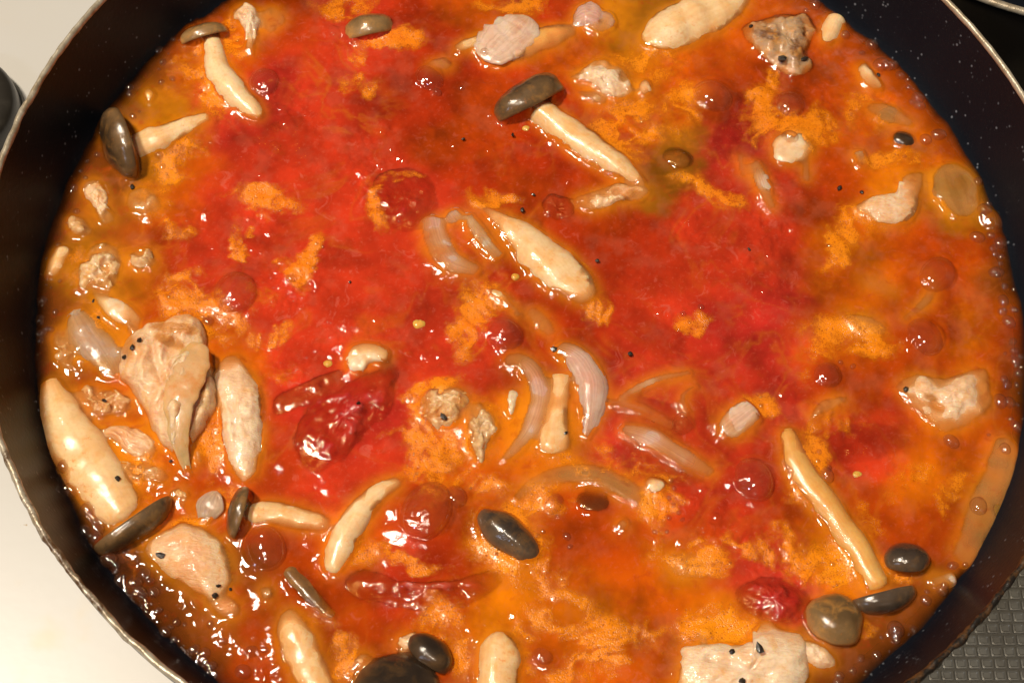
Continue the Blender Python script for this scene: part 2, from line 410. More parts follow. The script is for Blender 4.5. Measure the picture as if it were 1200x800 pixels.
def ell(cx, cy, rx, ry, a=0, n=12, jit=0.08, seed=0):
    r = np.random.default_rng(seed + int(cx * 7 + cy)); a = math.radians(a); o = []
    for k in range(n):
        t = 2 * math.pi * k / n; j = 1 + r.uniform(-jit, jit)
        x, y = rx * math.cos(t) * j, ry * math.sin(t) * j
        o.append((cx + x * math.cos(a) - y * math.sin(a), cy + x * math.sin(a) + y * math.cos(a)))
    return o
# ------------------------------------------------------------------ the surface around the pan
GZ = -0.0275
def box(name, x0, x1, y0, y1, z0, z1, mat):
    V = [(x, y, z) for z in (z0, z1) for y in (y0, y1) for x in (x0, x1)]
    Fc = [(0, 2, 3, 1), (4, 5, 7, 6), (0, 1, 5, 4), (2, 6, 7, 3), (0, 4, 6, 2), (1, 3, 7, 5)]
    o = add_mesh(name, V, Fc, mat, smooth=False, origin=(0, 0, z1)); return o
m, nt, out = new_mat('cream_enamel'); P = pos(nt)
c = mixc(nt, ramp(nt, nz(nt, P, 14, 3), 0.35, 0.7), (0.51, 0.50, 0.475), (0.50, 0.48, 0.44))
c = mixc(nt, mth(nt, 'MULTIPLY', ramp(nt, nz(nt, P, 23, 4, 0.6), 0.60, 0.74), 0.55), c, (0.56, 0.44, 0.26))
c = mixc(nt, ramp(nt, nz(nt, P, 420, 2), 0.76, 0.82), c, (0.35, 0.26, 0.16))
c = mixc(nt, mth(nt, 'MULTIPLY', ramp(nt, vor(nt, P, 75), 0.10, 0.04), ramp(nt, nz(nt, P, 60, 2), 0.5, 0.6)), c, (0.42, 0.30, 0.17))
pb = N(nt, 'ShaderNodeBsdfPrincipled', {'Base Color': c, 'Roughness': 0.32, 'Normal': bump(nt, nz(nt, P, 260, 2), 0.12, 0.0001)})
nt.links.new(pb.outputs[0], out.inputs[0]); M['enamel'] = m
m, nt, out = new_mat('black_glass'); P = pos(nt)
c = mixc(nt, ramp(nt, nz(nt, P, 30, 4), 0.4, 0.7), (0.012, 0.010, 0.008), (0.035, 0.028, 0.018))
pb = N(nt, 'ShaderNodeBsdfPrincipled', {'Base Color': c, 'Roughness': 0.35, 'Normal': bump(nt, nz(nt, P, 300, 3), 0.2, 0.0002)})
nt.links.new(pb.outputs[0], out.inputs[0]); M['cooktop'] = m
m, nt, out = new_mat('dull_steel'); P = pos(nt)
c = mixc(nt, ramp(nt, nz(nt, P, 160, 4), 0.35, 0.7), (0.36, 0.345, 0.30), (0.27, 0.25, 0.21))
pb = N(nt, 'ShaderNodeBsdfPrincipled', {'Base Color': c, 'Metallic': 0.35, 'Roughness': 0.42, 'Normal': bump(nt, nz(nt, P, 900, 3), 0.4, 0.0002)})
nt.links.new(pb.outputs[0], out.inputs[0]); M['steel'] = m
m, nt, out = new_mat('mat_groove'); P = pos(nt)
pb = N(nt, 'ShaderNodeBsdfPrincipled', {'Base Color': (0.19, 0.175, 0.145, 1), 'Metallic': 0.2, 'Roughness': 0.5})
nt.links.new(pb.outputs[0], out.inputs[0]); M['groove'] = m

o = box('counter', -1.2, 0.03, -1.2, 1.2, GZ - 0.04, GZ, M['enamel']); o['kind'] = 'structure'
o = box('cooktop', 0.03, 1.2, -1.2, 1.2, GZ - 0.04, GZ - 0.001, M['cooktop']); o['kind'] = 'structure'

# grey mat with rows of raised rounded squares, under the lower right of the pan
mat_t = bpy.data.objects.new('stove_mat', None); COL.objects.link(mat_t)
mc = U(1150, 765, GZ); mat_t.location = mc; mat_t['_org'] = tuple(mc); THINGS.append(mat_t)
tag(mat_t, 'grey metallic mat of raised rounded squares beside the pan', 'mat')
e1 = U(1230, 770, GZ) - U(1130, 770, GZ); e1[2] = 0; e1 /= np.linalg.norm(e1); e2 = np.array([-e1[1], e1[0], 0])
def rrect(hw, hh, r, z, n=3):
    p = []
    for cx, cy, a0 in ((hw - r, hh - r, 0), (-hw + r, hh - r, 90), (-hw + r, -hh + r, 180), (hw - r, -hh + r, 270)):
        for k in range(n + 1):
            a = math.radians(a0 + 90 * k / n); p.append((cx + r * math.cos(a), cy + r * math.sin(a), z))
    return p
lo, hi = rrect(0.052, 0.058, 0.004, GZ - 0.0008), rrect(0.052, 0.058, 0.004, GZ + 0.0012)
nn_ = len(lo)
V = np.array(lo + hi); V = np.stack([mc[0] + 0.034 + V[:, 0] * e1[0] + V[:, 1] * e2[0], mc[1] - 0.026 + V[:, 0] * e1[1] + V[:, 1] * e2[1], V[:, 2]], 1)
Fc = [tuple(range(nn_))[::-1], tuple(range(nn_, 2 * nn_))] + [(k, (k + 1) % nn_, nn_ + (k + 1) % nn_, nn_ + k) for k in range(nn_)]
add_mesh('sheet', V, Fc, M['groove'], mat_t, smooth=False)
b0, b1, b2 = rrect(0.00155, 0.00135, 0.0005, 0), rrect(0.00150, 0.00130, 0.0005, 0.0005), rrect(0.00112, 0.00094, 0.0004, 0.00062)
b3 = rrect(0.00085, 0.00068, 0.0003, 0.00035)
Vp = b0 + b1 + b2 + b3; k_ = len(b0)
Fp = [(r * k_ + k, r * k_ + (k + 1) % k_, (r + 1) * k_ + (k + 1) % k_, (r + 1) * k_ + k) for r in range(3) for k in range(k_)] + [tuple(range(3 * k_, 4 * k_))]
pm = bpy.data.meshes.new('raised_square'); pm.from_pydata(Vp, [], Fp); pm.materials.append(M['steel']); pm.update()
rot = math.atan2(e1[1], e1[0])
for i in range(-8, 14):
    for j in range(-9, 9):
        q = mc + e1 * (i * 0.00345 + (j % 2) * 0.0006) + e2 * (j * 0.0031)
        x, y = to_px(q)
        if x > 1240 or y > 840 or x < 1020 or np.hypot(q[0], q[1]) < 0.134: continue
        if abs(np.dot(q - mc - e1 * 0.034, e1)) > 0.049: continue
        o = bpy.data.objects.new('raised_square', pm); COL.objects.link(o); o.parent = mat_t
        o.location = np.array([q[0], q[1], GZ + 0.00121]) - mc; o.rotation_euler.z = rot

# ------------------------------------------------------------------ frying pan
m, nt, out = new_mat('nonstick_coating'); P = pos(nt)
fl = vor(nt, P, 520)
flm = mth(nt, 'MULTIPLY', mth(nt, 'SUBTRACT', 1.0, ramp(nt, fl, 0.12, 0.26)), ramp(nt, nz(nt, P, 260, 2), 0.52, 0.66))
c = mixc(nt, ramp(nt, nz(nt, P, 22, 4), 0.35, 0.7), (0.0035, 0.0048, 0.0085), (0.0065, 0.0080, 0.0120))
c = mixc(nt, mth(nt, 'MULTIPLY', flm, 0.5), c, (0.22, 0.24, 0.28))
pb = N(nt, 'ShaderNodeBsdfPrincipled', {'Base Color': c, 'Roughness': 0.36, 'Specular IOR Level': 0.14, 'Normal': bump(nt, nz(nt, P, 800, 3), 0.35, 0.00025)})
nt.links.new(pb.outputs[0], out.inputs[0]); M['coating'] = m
m, nt, out = new_mat('worn_aluminium_rim'); P = pos(nt)
bn = attr(nt, 'burn')
c = mixc(nt, ramp(nt, nz(nt, P, 300, 4), 0.35, 0.7), (0.50, 0.44, 0.34), (0.32, 0.25, 0.16))
bb = ramp(nt, mth(nt, 'ADD', bn, mth(nt, 'MULTIPLY', mth(nt, 'SUBTRACT', nz(nt, P, 240, 5, 0.7), 0.5), 1.5)), 0.45, 0.75)
c = mixc(nt, bb, c, (0.075, 0.035, 0.012))
c = mixc(nt, ramp(nt, mth(nt, 'ADD', bn, mth(nt, 'MULTIPLY', mth(nt, 'SUBTRACT', nz(nt, P, 420, 5, 0.7), 0.5), 1.6)), 0.85, 1.15), c, (0.012, 0.009, 0.007))
pb = N(nt, 'ShaderNodeBsdfPrincipled', {'Base Color': c, 'Metallic': mth(nt, 'MULTIPLY', mth(nt, 'SUBTRACT', 1.0, bb), 0.45), 'Roughness': 0.38, 'Normal': bump(nt, nz(nt, P, 600, 4), 0.6, 0.0004)})
nt.links.new(pb.outputs[0], out.inputs[0]); M['rim'] = m

pan = bpy.data.objects.new('frying_pan', None); COL.objects.link(pan); pan.location = (0, 0, GZ); pan['_org'] = (0, 0, GZ); THINGS.append(pan)
tag(pan, 'black nonstick frying pan with worn pale metal rim, full of tomato stew', 'frying pan')
INNER = [(0.0005, -0.0220), (0.06, -0.0220), (0.098, -0.0218), (0.108, -0.0200), (0.115, -0.0150), (0.1220, -0.0080), (0.1275, -0.0032),
         (0.1328, 0.0010), (0.1352, 0.0070), (0.1374, 0.0150), (0.1388, 0.0215), (0.13945, 0.0262)]
OUTER = [(0.1400, 0.0258), (0.1404, 0.0215), (0.1390, 0.0150), (0.1368, 0.0065), (0.1345, 0.0000), (0.130, -0.0065), (0.1245, -0.0130), (0.117, -0.0205), (0.108, -0.0250), (0.098, -0.0272), (0.0005, -0.0274)]
def lathe(pr, m=192):
    th = np.linspace(0, 2 * np.pi, m, endpoint=False)
    V = np.vstack([np.stack([r * np.cos(th), r * np.sin(th), np.full(m, z)], 1) for r, z in pr])
    return V, grid_faces(len(pr), m)
def fine(pr, k=4):
    return [tuple(p) for p in catmull(np.array(pr), (len(pr) - 1) * k + 1)]
V, Fc = lathe(fine(INNER)); Fc = [f[::-1] for f in Fc]
add_mesh('inner_wall', V, Fc, M['coating'], pan)
V, Fc = lathe(fine(OUTER)); add_mesh('outer_wall', V, Fc, M['cooktop'], pan)
th = np.linspace(0, 2 * np.pi, 720, endpoint=False)
ph = np.linspace(0, 2 * np.pi, 12, endpoint=False)
V = []
for a in th:
    rc = 0.13985; w = 0.00085
    for p in ph: V.append(((rc + w * math.cos(p)) * math.cos(a), (rc + w * math.cos(p)) * math.sin(a), 0.0266 + 0.0010 * math.sin(p)))
V = np.array(V)
x, y = to_px(V)
burn = 0.36 * np.exp(-((x - 30) / 90) ** 2) + 0.35 * np.exp(-(((x - 120) / 110) ** 2 + ((y - 700) / 120) ** 2)) + 0.95 * sstep(900, 1100, x) * sstep(520, 660, y) + 0.12 * sstep(300, 500, y)
tang = fbm(V, 380, 3, 5)
V[:, 2] += 0.00025 * tang * (0.3 + burn); rr_ = np.hypot(V[:, 0], V[:, 1]); V[:, :2] *= (1 + 0.00045 * fbm(V, 300, 3, 9) / rr_ * 1.0 * (0.2 + burn))[:, None]
Fr = grid_faces(720, 12); Fr += [((719) * 12 + j, 719 * 12 + (j + 1) % 12, (j + 1) % 12, j) for j in range(12)]
add_mesh('rim', V, [f[::-1] for f in Fr], M['rim'], pan, attrs={'burn': burn})

# ------------------------------------------------------------------ things at the edge of the picture
m, nt, out = new_mat('dark_plastic'); P = pos(nt)
c = mixc(nt, ramp(nt, nz(nt, P, 90, 4), 0.4, 0.7), (0.020, 0.017, 0.013), (0.05, 0.044, 0.035))
pb = N(nt, 'ShaderNodeBsdfPrincipled', {'Base Color': c, 'Roughness': 0.3, 'Normal': bump(nt, nz(nt, P, 400, 3), 0.2, 0.0002)})
nt.links.new(pb.outputs[0], out.inputs[0]); M['plastic'] = m
kc = U(-52, 141, GZ); k = PXS(0, 140) * 1.08; kr = 70 * k
knob = bpy.data.objects.new('round_knob', None); COL.objects.link(knob); knob.location = kc; knob['_org'] = tuple(kc); THINGS.append(knob)
tag(knob, 'dark rounded knob standing on the cream surface beside the pan', 'knob')
V, Fc = lathe(fine([(kr, 0), (kr * 0.99, 0.006), (kr * 0.95, 0.0085), (kr * 0.84, 0.0098), (kr * 0.5, 0.0102), (0.0003, 0.0103)], 4), 64)
add_mesh('cap', V + kc, Fc, M['plastic'], knob)
V, Fc = lathe([(kr * 1.04, 0), (kr * 1.04, 0.0012), (kr * 1.005, 0.0016), (kr * 1.001, 0.0016)], 64); add_mesh('collar', V + kc, Fc, M['steel'], knob)

pc = U(1180, 7, 0.018); nrm = U(1180 + 13, 7 - 45, 0.018) - pc; nrm /= np.linalg.norm(nrm); pc = pc + nrm * 0.11
pot = bpy.data.objects.new('cooking_pot', None); COL.objects.link(pot); pot.location = (pc[0], pc[1], GZ); pot['_org'] = (pc[0], pc[1], GZ - 0.001); THINGS.append(pot)
tag(pot, 'dark pot with a pale rim on the black cooktop behind the pan', 'pot')
V, Fc = lathe(fine([(0.0005, 0.004), (0.09, 0.004), (0.105, 0.012), (0.109, 0.044)], 5), 128); add_mesh('inner_wall', V + np.array([pc[0], pc[1], GZ - 0.001]), [f[::-1] for f in Fc], M['coating'], pot)
V, Fc = lathe(fine([(0.1098, 0.044), (0.108, 0.012), (0.092, 0.0), (0.0005, 0.0)], 5), 128); add_mesh('outer_wall', V + np.array([pc[0], pc[1], GZ - 0.001]), Fc, M['cooktop'], pot)
V = np.array([((0.1094 + 0.0012 * math.cos(p)) * math.cos(a) + pc[0], (0.1094 + 0.0012 * math.cos(p)) * math.sin(a) + pc[1], GZ + 0.0435 + 0.0011 * math.sin(p)) for a in th[::4] for p in ph])
Fr = grid_faces(180, 12) + [(179 * 12 + j, 179 * 12 + (j + 1) % 12, (j + 1) % 12, j) for j in range(12)]
add_mesh('rim', V, [f[::-1] for f in Fr], M['rim'], pot, attrs={'burn': np.full(len(V), 0.3)})

# ------------------------------------------------------------------ mushrooms
def mushroom(label, px, py): return thing('mushroom', label, 'mushroom', px, py, 'small brown capped mushrooms in the stew')
t = mushroom('long pale mushroom lying with its brown cap aslant above the pan centre', 650, 150)
cap_part(t, 622, 119, 1.6, (-0.62, -0.78), 30, 42, 25, squash=0.55, seed=3)
stem_part(t, [(622, 114, 12, 3.4), (634, 124, 14, 3.0), (655, 142, 16, 2.6), (690, 168, 18, 2.2), (722, 190, 15, 1.6), (745, 206, 9, 1.2), (760, 218, 2.5, 0.6)], flat=0.85, lump=0.10, seed=4)
t = mushroom('mushroom lying on its side against the dark upper wall, olive brown cap', 145, 165)
cap_part(t, 143, 168, 2.4, (-0.93, 0.3), 14, 43, 20, squash=0.8, mat='cap', seed=5)
stem_part(t, [(146, 172, 17, 2.4), (175, 162, 16, 2.4), (210, 150, 14, 1.6), (250, 136, 8, 0.0)], mat='stem_pale', flat=0.85, seed=6)
t = mushroom('pale curved mushroom with a thin grey cap edge, rising out of orange foam', 260, 80)
cap_part(t, 240, 42, 1.0, (-0.35, -0.94), 26, 26, 15, squash=0.7, mat='cap_tan', seed=7)
stem_part(t, [(246, 32, 9, 2.6), (250, 58, 11, 2.6), (256, 82, 14, 2.4), (275, 106, 15, 2.0), (294, 126, 11, 1.2), (309, 142, 5, -0.4)], mat='stem_pale', flat=0.85, seed=8)
t = mushroom('largest thick stemmed mushroom, its rolled olive cap edge by the pan wall', 115, 560)
cap_part(t, 154, 611, 2.6, (0.60, 0.80), -14, 51, 22, squash=0.5, mat='cap', seed=9)
stem_part(t, [(56, 438, 9, 2.0), (68, 478, 22, 2.2), (90, 522, 29, 2.6), (118, 566, 29, 2.8), (150, 606, 25, 2.8)], flat=0.62, lump=0.08, seed=10)
t = mushroom('mushroom with an upright dark olive cap behind a grey onion chip', 300, 600)
cap_part(t, 281, 600, 2.6, (-0.95, -0.16), 16, 32, 14, squash=0.8, mat='cap', seed=11)
stem_part(t, [(284, 602, 15, 2.2), (310, 600, 17, 2.0), (345, 605, 16, 1.2), (392, 618, 11, -0.8)], mat='stem', flat=0.8, seed=12)
t = mushroom('grey brown mushroom cap, a long ellipse ringed by orange foam', 597, 623)
cap_part(t, 594, 628, 0.2, (0.45, -0.55), 58, 46, 22, squash=0.48, mat='cap_grey', seed=13, spin=0.0)
cap_rim = loft_geo([(566, 596, 3, 0.5), (562, 612, 5, 0.7), (572, 636, 6, 0.7), (592, 656, 5, 0.6), (616, 664, 3, 0.4)], flat=0.35, n=40, m=12, lump=0.2, seed=26)
add_mesh('gill_rim', cap_rim[0], cap_rim[1], M['gill'], t, uv=cap_rim[2], food=True)
t = mushroom('long thin mushroom bent down to a drooping cap near the lower right wall', 990, 620)
cap_part(t, 1036, 695, 1.8, (0.35, 0.93), -10, 39, 22, squash=0.6, mat='cap_grey', seed=14)
stem_part(t, [(920, 498, 9, 0.0), (937, 545, 17, 0.8), (968, 590, 17, 1.2), (1000, 634, 16, 1.4), (1022, 670, 16, 1.8), (1034, 692, 15, 2.0)], mat='stem_amber', flat=0.8, seed=15)
t = mushroom('small slate dark mushroom cap with a bit of pale stem by the right wall', 1065, 650)
cap_part(t, 1064, 656, 1.6, (-0.15, -0.8), 48, 27, 19, squash=0.8, mat='cap_grey', seed=16)
stem_part(t, [(1066, 664, 9, 1.2), (1080, 664, 10, 1.2), (1093, 656, 5, 0.2)], mat='stem_amber', seed=17)
t = mushroom('round tan mushroom cap seen from above beside a white chicken piece', 978, 722)
cap_part(t, 978, 726, 0.2, (0.2, -1), 66, 35, 26, squash=0.92, mat='cap_tan', seed=18, gills=False)
t = mushroom('big round dark brown mushroom cap at the near edge of the stew', 466, 800)
cap_part(t, 466, 806, 0.6, (0.1, -1), 68, 50, 32, squash=0.92, mat='cap_dark', seed=19, gills=False)
t = mushroom('smaller nearly black mushroom cap leaning on the big dark one', 503, 762)
cap_part(t, 502, 765, 1.6, (0.55, -0.6), 42, 31, 20, squash=0.72, mat='cap_dark', seed=20)
t = mushroom('slim olive mushroom cap edge beside a pale stem, half sunk in brown broth', 365, 692)
stem_part(t, [(334, 664, 9, 0.8), (352, 684, 12, 1.4), (374, 708, 12, 1.2), (396, 726, 7, 0.2)], mat='cap', name='cap', flat=0.8, seed=21, sink=0.5)
t = mushroom('sunken olive green mushroom cap near the tip of the long mushroom', 792, 186)
cap_part(t, 792, 190, -2.2, (0.3, -1), 66, 21, 14, squash=0.8, mat='cap_tan', seed=22, gills=False)
t = mushroom('dark mushroom cap peeping out under the curved olive onion', 691, 586)
cap_part(t, 692, 590, -1.4, (0.1, -1), 66, 24, 14, squash=0.8, mat='cap_dark', seed=23, gills=False)
t = mushroom('thin curved mushroom cap rim showing over foam near the far edge', 432, 28)
cap_part(t, 434, 38, -1.0, (-0.3, -0.95), 30, 29, 20, squash=0.7, mat='cap_tan', seed=24)
t = mushroom('dark glossy mushroom cap at the right wall between bubbles', 1057, 162)
cap_part(t, 1057, 165, -0.2, (0.1, -1), 60, 14, 11, squash=0.9, mat='cap_dark', seed=25, gills=False)

def stem(label, path, mat='stem', **kw):
    return strip('mushroom_piece', label, 'mushroom', path, mat, 'loose pale mushroom stems in the stew', **kw)
stem('fat pale mushroom stem lying across the middle of the pan', [(546, 232, 4, 0.6), (574, 248, 8, 1.0), (610, 274, 18, 1.6), (648, 308, 25, 1.9), (678, 336, 22, 1.2), (698, 358, 10, -0.4)], 'stem_pale', flat=0.55, lump=0.08, seed=31)
stem('big smooth mushroom stem end at the far edge, above a chicken piece', [(748, 48, 12, 1.0), (775, 38, 22, 1.8), (810, 20, 25, 2.0), (850, 0, 22, 1.6), (880, -16, 12, 0.8)], 'stem_pale', flat=0.55, seed=32, tip=(0.6, 0.5))
stem('flat cut pale stem widening downward beside a curved onion slice', [(659, 434, 11, 2.2), (657, 458, 12, 2.0), (653, 485, 15, 1.6), (650, 512, 20, 0.8), (648, 540, 20, -0.8)], 'stem', flat=0.7, seed=33, tip=(0.12, 0.4))
stem('pale curved stem with a white tip above the red tomato fold', [(386, 672, 10, 1.6), (398, 642, 16, 2.0), (415, 606, 17, 1.8), (440, 580, 15, 0.8), (474, 562, 9, -0.8)], 'stem_pale', flat=0.8, seed=34)
stem('broad amber stem running out at the near edge of the pan', [(336, 708, 9, 1.2), (342, 735, 21, 1.6), (354, 768, 22, 1.6), (374, 806, 21, 1.2), (392, 840, 14, 0.5)], 'stem', flat=0.6, seed=35)
stem('upright rounded stem end beside the dark caps at the near edge', [(586, 736, 18, 1.5), (585, 762, 25, 2.0), (583, 800, 26, 2.0), (580, 840, 22, 1.2)], 'stem', flat=0.7, seed=36, tip=(0.5, 0.3))
stem('short tan stem end poking up by the far right wall', [(965, 54, 6, 0.4), (975, 32, 10, 2.4), (986, 10, 9, 4.0)], 'stem_pale', flat=0.8, seed=37)
stem('small brown edged stem sliver next to a wrinkled onion piece', [(530, 60, 6, 0.8), (548, 52, 9, 1.2), (570, 42, 6, 1.2)], 'stem_pale', flat=0.7, seed=38)
stem('pale blunt strip beside the wrinkled onion piece', [(584, 66, 13, 0.6), (620, 52, 17, 0.8), (652, 42, 16, 0.4), (678, 38, 8, -0.8)], 'stem_amber', flat=0.6, seed=39)
stem('pale stem pressed to the left wall above lumpy chicken fat', [(58, 328, 9, 0.8), (66, 305, 11, 1.8), (76, 284, 10, 2.4)], 'stem_pale', flat=0.8, seed=40)
stem('thin amber strip in foam just below the fat stem', [(568, 335, 4, 0.8), (588, 348, 7, 1.0), (613, 374, 5, 0.6)], 'stem', flat=0.7, seed=41)
stem('short pale strip at the tail of the largest chicken piece', [(231, 522, 7, 1.0), (235, 548, 7, 0.2)], 'stem_pale', flat=0.7, seed=42)

# ------------------------------------------------------------------ chicken
def chicken(label, outline, mat='chicken', **kw):
    if kw.get('freq', 230) >= 200: kw['lump'] = kw.get('lump', 0.7) * 1.25; kw['freq'] = kw.get('freq', 230) * 1.2
    return piece('chicken_piece', label, 'chicken', outline, mat, 'chicken pieces in the stew', **kw)
big = thing('chicken_piece', 'largest chicken piece with folded skin and browned peppered top', 'chicken', 200, 450, 'chicken pieces in the stew')
V, Fc, se = blob_geo([(143, 418), (148, 398), (172, 382), (202, 376), (232, 375), (242, 402), (246, 430), (252, 464), (248, 486), (226, 515), (206, 530), (186, 512), (174, 486), (158, 462), (143, 440)],
    top=5.6, z=1.2, depth=8, lump=1.25, freq=270, seed=51, fib=70, sharp=0.45, sink=0, na=110, nr=36, grow=1.02,
    ridges=[(176, 392, 180, 420, 4.0, -1.0), (180, 420, 196, 462, 4.5, -1.2), (158, 410, 172, 466, 9, 1.0), (188, 405, 192, 440, 7, 1.0), (222, 420, 206, 480, 13, 1.6), (206, 480, 204, 520, 9, 1.6), (240, 425, 246, 468, 6, 0.9), (228, 470, 214, 512, 5, -0.9), (240, 482, 222, 510, 6, 1.0), (205, 398, 232, 396, 5, -0.9)],
    sear=[(205, 384, 32, 8, 5), (198, 400, 22, 8, 20), (150, 405, 10, 14, 0), (240, 440, 7, 26, 5),])
add_mesh('meat', V, Fc, M['chicken'], big, attrs={'sear': se * 1.35}, food=True)
V, Fc, uv = loft_geo([(236, 400, 9, 6.6), (224, 424, 18, 7.3), (213, 456, 19, 7.8), (208, 490, 14, 7.0), (211, 520, 9, 4.6), (216, 540, 6, 2.4), (224, 560, 2.5, 0.4)], flat=0.20, lump=0.14, freq=260, seed=52, n=60, m=28)
add_mesh('skin', V, Fc, M['skin'], big, uv=uv, attrs={'sear': 0.6 * np.exp(-((np.arange(len(V)) / len(V) - 0.35) / 0.16) ** 2)}, food=True)
chicken('smooth white finger of chicken standing beside the largest piece', [(253, 434), (270, 420), (287, 427), (303, 452), (309, 482), (306, 528), (297, 555), (280, 563), (268, 545), (261, 510), (255, 475)], 'chicken_white', top=4.2, z=0.6, lump=0.5, seed=53, ridges=[(272, 470, 276, 505, 5, -0.7), (268, 500, 272, 520, 4, 0.5)])
chicken('smooth tan chicken lump with pepper beside the rolled mushroom cap', [(169, 645), (200, 619), (224, 614), (256, 631), (270, 655), (272, 682), (252, 705), (230, 697), (189, 668)], 'chicken', top=4.2, z=0.2, lump=0.5, freq=120, seed=54, sharp=0.6, ridges=[(190, 648, 212, 640, 3, -0.6)])
chicken('small orange chicken bit under the peppered tan lump', [(240, 700), (262, 694), (284, 708), (280, 726), (256, 726)], 'chicken', top=1.8, z=-0.4, lump=0.4, seed=55)
chicken('angular white chicken piece with pepper at the near edge', [(803, 765), (840, 757), (881, 752), (885, 736), (901, 730), (912, 740), (936, 747), (944, 772), (938, 800), (935, 830), (870, 845), (803, 828)], 'chicken_white', top=4.4, z=0.4, lump=1.3, freq=160, fib=35, seed=56, sharp=0.45, sq=2.6, na=110, nr=32, ridges=[(830, 770, 900, 790, 6, -0.8), (885, 760, 930, 770, 7, 0.6)])
chicken('white chicken nub beside the angular piece, near the tan cap', [(935, 750), (955, 751), (976, 766), (978, 781), (958, 782), (940, 770)], 'chicken_white', top=3.0, z=0.3, lump=0.4, seed=57)
chicken('pale veined chicken slab near the right wall with one pepper grain', [(1050, 454), (1073, 438), (1104, 442), (1150, 431), (1161, 460), (1153, 484), (1117, 506), (1090, 498), (1064, 474)], 'chicken_white', top=2.8, z=0.35, lump=0.65, freq=230, seed=58, ridges=[(1080, 470, 1105, 478, 4, -0.7), (1105, 460, 1140, 448, 5, 0.5)], sear=[(1090, 465, 12, 5, 20)])
chicken('boot shaped cream chicken piece on orange broth near the right wall', [(1003, 243), (1018, 233), (1049, 227), (1056, 209), (1080, 208), (1077, 233), (1068, 257), (1036, 262), (1009, 252)], 'chicken_white', top=2.8, z=0.3, lump=0.5, seed=59, fib=10, centre=(1052, 238), grow=1.16, sharp=0.6)
chicken('brown seared chicken piece with peppercorns at the far right', [(872, 32), (895, 24), (920, 18), (946, 20), (955, 37), (946, 62), (952, 78), (934, 89), (911, 82), (881, 55)], 'chicken_brown', top=4.2, z=0.6, lump=1.1, freq=230, seed=60, sear=[(900, 40, 20, 9, 20), (935, 60, 12, 16, 0)])
chicken('white ragged chicken piece above the foam right of the long mushroom', [(667, 92), (684, 80), (700, 71), (728, 79), (739, 95), (742, 108), (724, 117), (706, 110), (690, 101)], 'chicken_white', top=3.2, z=0.6, lump=0.9, seed=61, sear=[(730, 90, 7, 8, 0)])
chicken('tiny pink chicken crumb beside the white ragged piece', ell(755, 104, 10, 11, 0), 'chicken_white', top=2.0, z=0.3, lump=0.3, seed=62, na=28, nr=8)
chicken('pinkish chicken scrap just under the white ragged piece', [(672, 108), (690, 106), (712, 114), (708, 124), (690, 122)], 'skin', top=1.4, z=0.0, lump=0.5, seed=63, na=36, nr=10)
chicken('tan chicken strip at the pointed tip of the long mushroom', [(673, 231), (700, 222), (724, 216), (758, 220), (752, 236), (728, 240), (704, 250), (677, 246)], 'chicken', top=2.4, z=0.2, lump=0.8, seed=64, sear=[(740, 228, 14, 6, -10)])
chicken('lumpy grey olive chicken piece ringed by foam in the middle', [(491, 476), (496, 460), (516, 451), (540, 455), (551, 468), (548, 488), (530, 500), (508, 500), (494, 492)], 'fat', top=2.8, z=0.2, lump=1.2, freq=280, seed=65, sear=[(518, 488, 9, 5, 0), (540, 470, 8, 10, 0)])
chicken('upright ragged chicken shred leaning by the onion ring', [(545, 496), (552, 477), (566, 473), (579, 485), (584, 502), (575, 520), (564, 544), (551, 532)], 'fat', top=3.0, z=0.2, lump=1.0, freq=280, seed=66)
chicken('forked white chicken fat near the far edge, beside the curved mushroom', [(270, 18), (286, 4), (300, 10), (306, 30), (302, 50), (296, 66), (286, 62), (286, 36)], 'chicken_white', top=3.2, z=0.3, lump=0.9, seed=67, centre=(292, 28))
chicken('sunken cream chicken lump right of the forked white fat', ell(318, 26, 18, 16, 20), 'chicken_white', top=1.6, z=-0.6, lump=0.9, seed=68, na=40, nr=12)
chicken('knobbly cream chicken bit below the mushroom on the upper left wall', [(95, 220), (114, 211), (127, 228), (130, 244), (139, 256), (120, 266), (107, 245)], 'chicken_white', top=2.8, z=0.2, lump=0.9, seed=69)
chicken('soft cream chicken lump half under broth beside the knobbly bit', ell(169, 238, 22, 17, 10), 'chicken_white', top=1.8, z=0.0, lump=0.7, seed=70, na=44, nr=12)
chicken('amber chicken scrap near the left wall under the knobbly bit', ell(93, 268, 18, 13, 20), 'fat', top=1.8, z=0.1, lump=0.8, seed=71, na=40, nr=12)
chicken('glistening lumpy chicken fat near the left wall', [(83, 320), (98, 306), (112, 286), (132, 286), (143, 298), (143, 322), (132, 344), (110, 344), (94, 336)], 'fat', top=3.0, z=0.3, lump=1.15, freq=300, seed=72)
chicken('ragged amber chicken bits between the onion strip and the thick stem', [(84, 466), (104, 452), (128, 456), (152, 464), (150, 486), (122, 492), (98, 488)], 'skin', top=1.9, z=0.1, lump=1.3, freq=330, seed=73)
chicken('folded pale chicken shred left of the largest piece', [(116, 506), (134, 499), (166, 504), (184, 522), (178, 542), (158, 542), (142, 524)], 'chicken', top=2.8, z=0.4, lump=0.9, seed=74, fib=-30)
chicken('pink chicken shred under the folded pale shred', [(138, 540), (160, 543), (190, 546), (200, 562), (176, 570), (150, 560)], 'skin', top=1.7, z=0.0, lump=0.9, seed=75)
chicken('small tan chicken bit beside a foam patch, left of the veined slab', [(945, 494), (954, 470), (974, 464), (993, 464), (988, 479), (962, 490)], 'chicken', top=1.9, z=0.1, lump=0.8, seed=76)
chicken('rounded pink cream lump with bubbles near the far edge', ell(515, 79, 18, 11, -10), 'chicken', top=2.0, z=-0.1, lump=0.4, seed=77, na=40, nr=12)
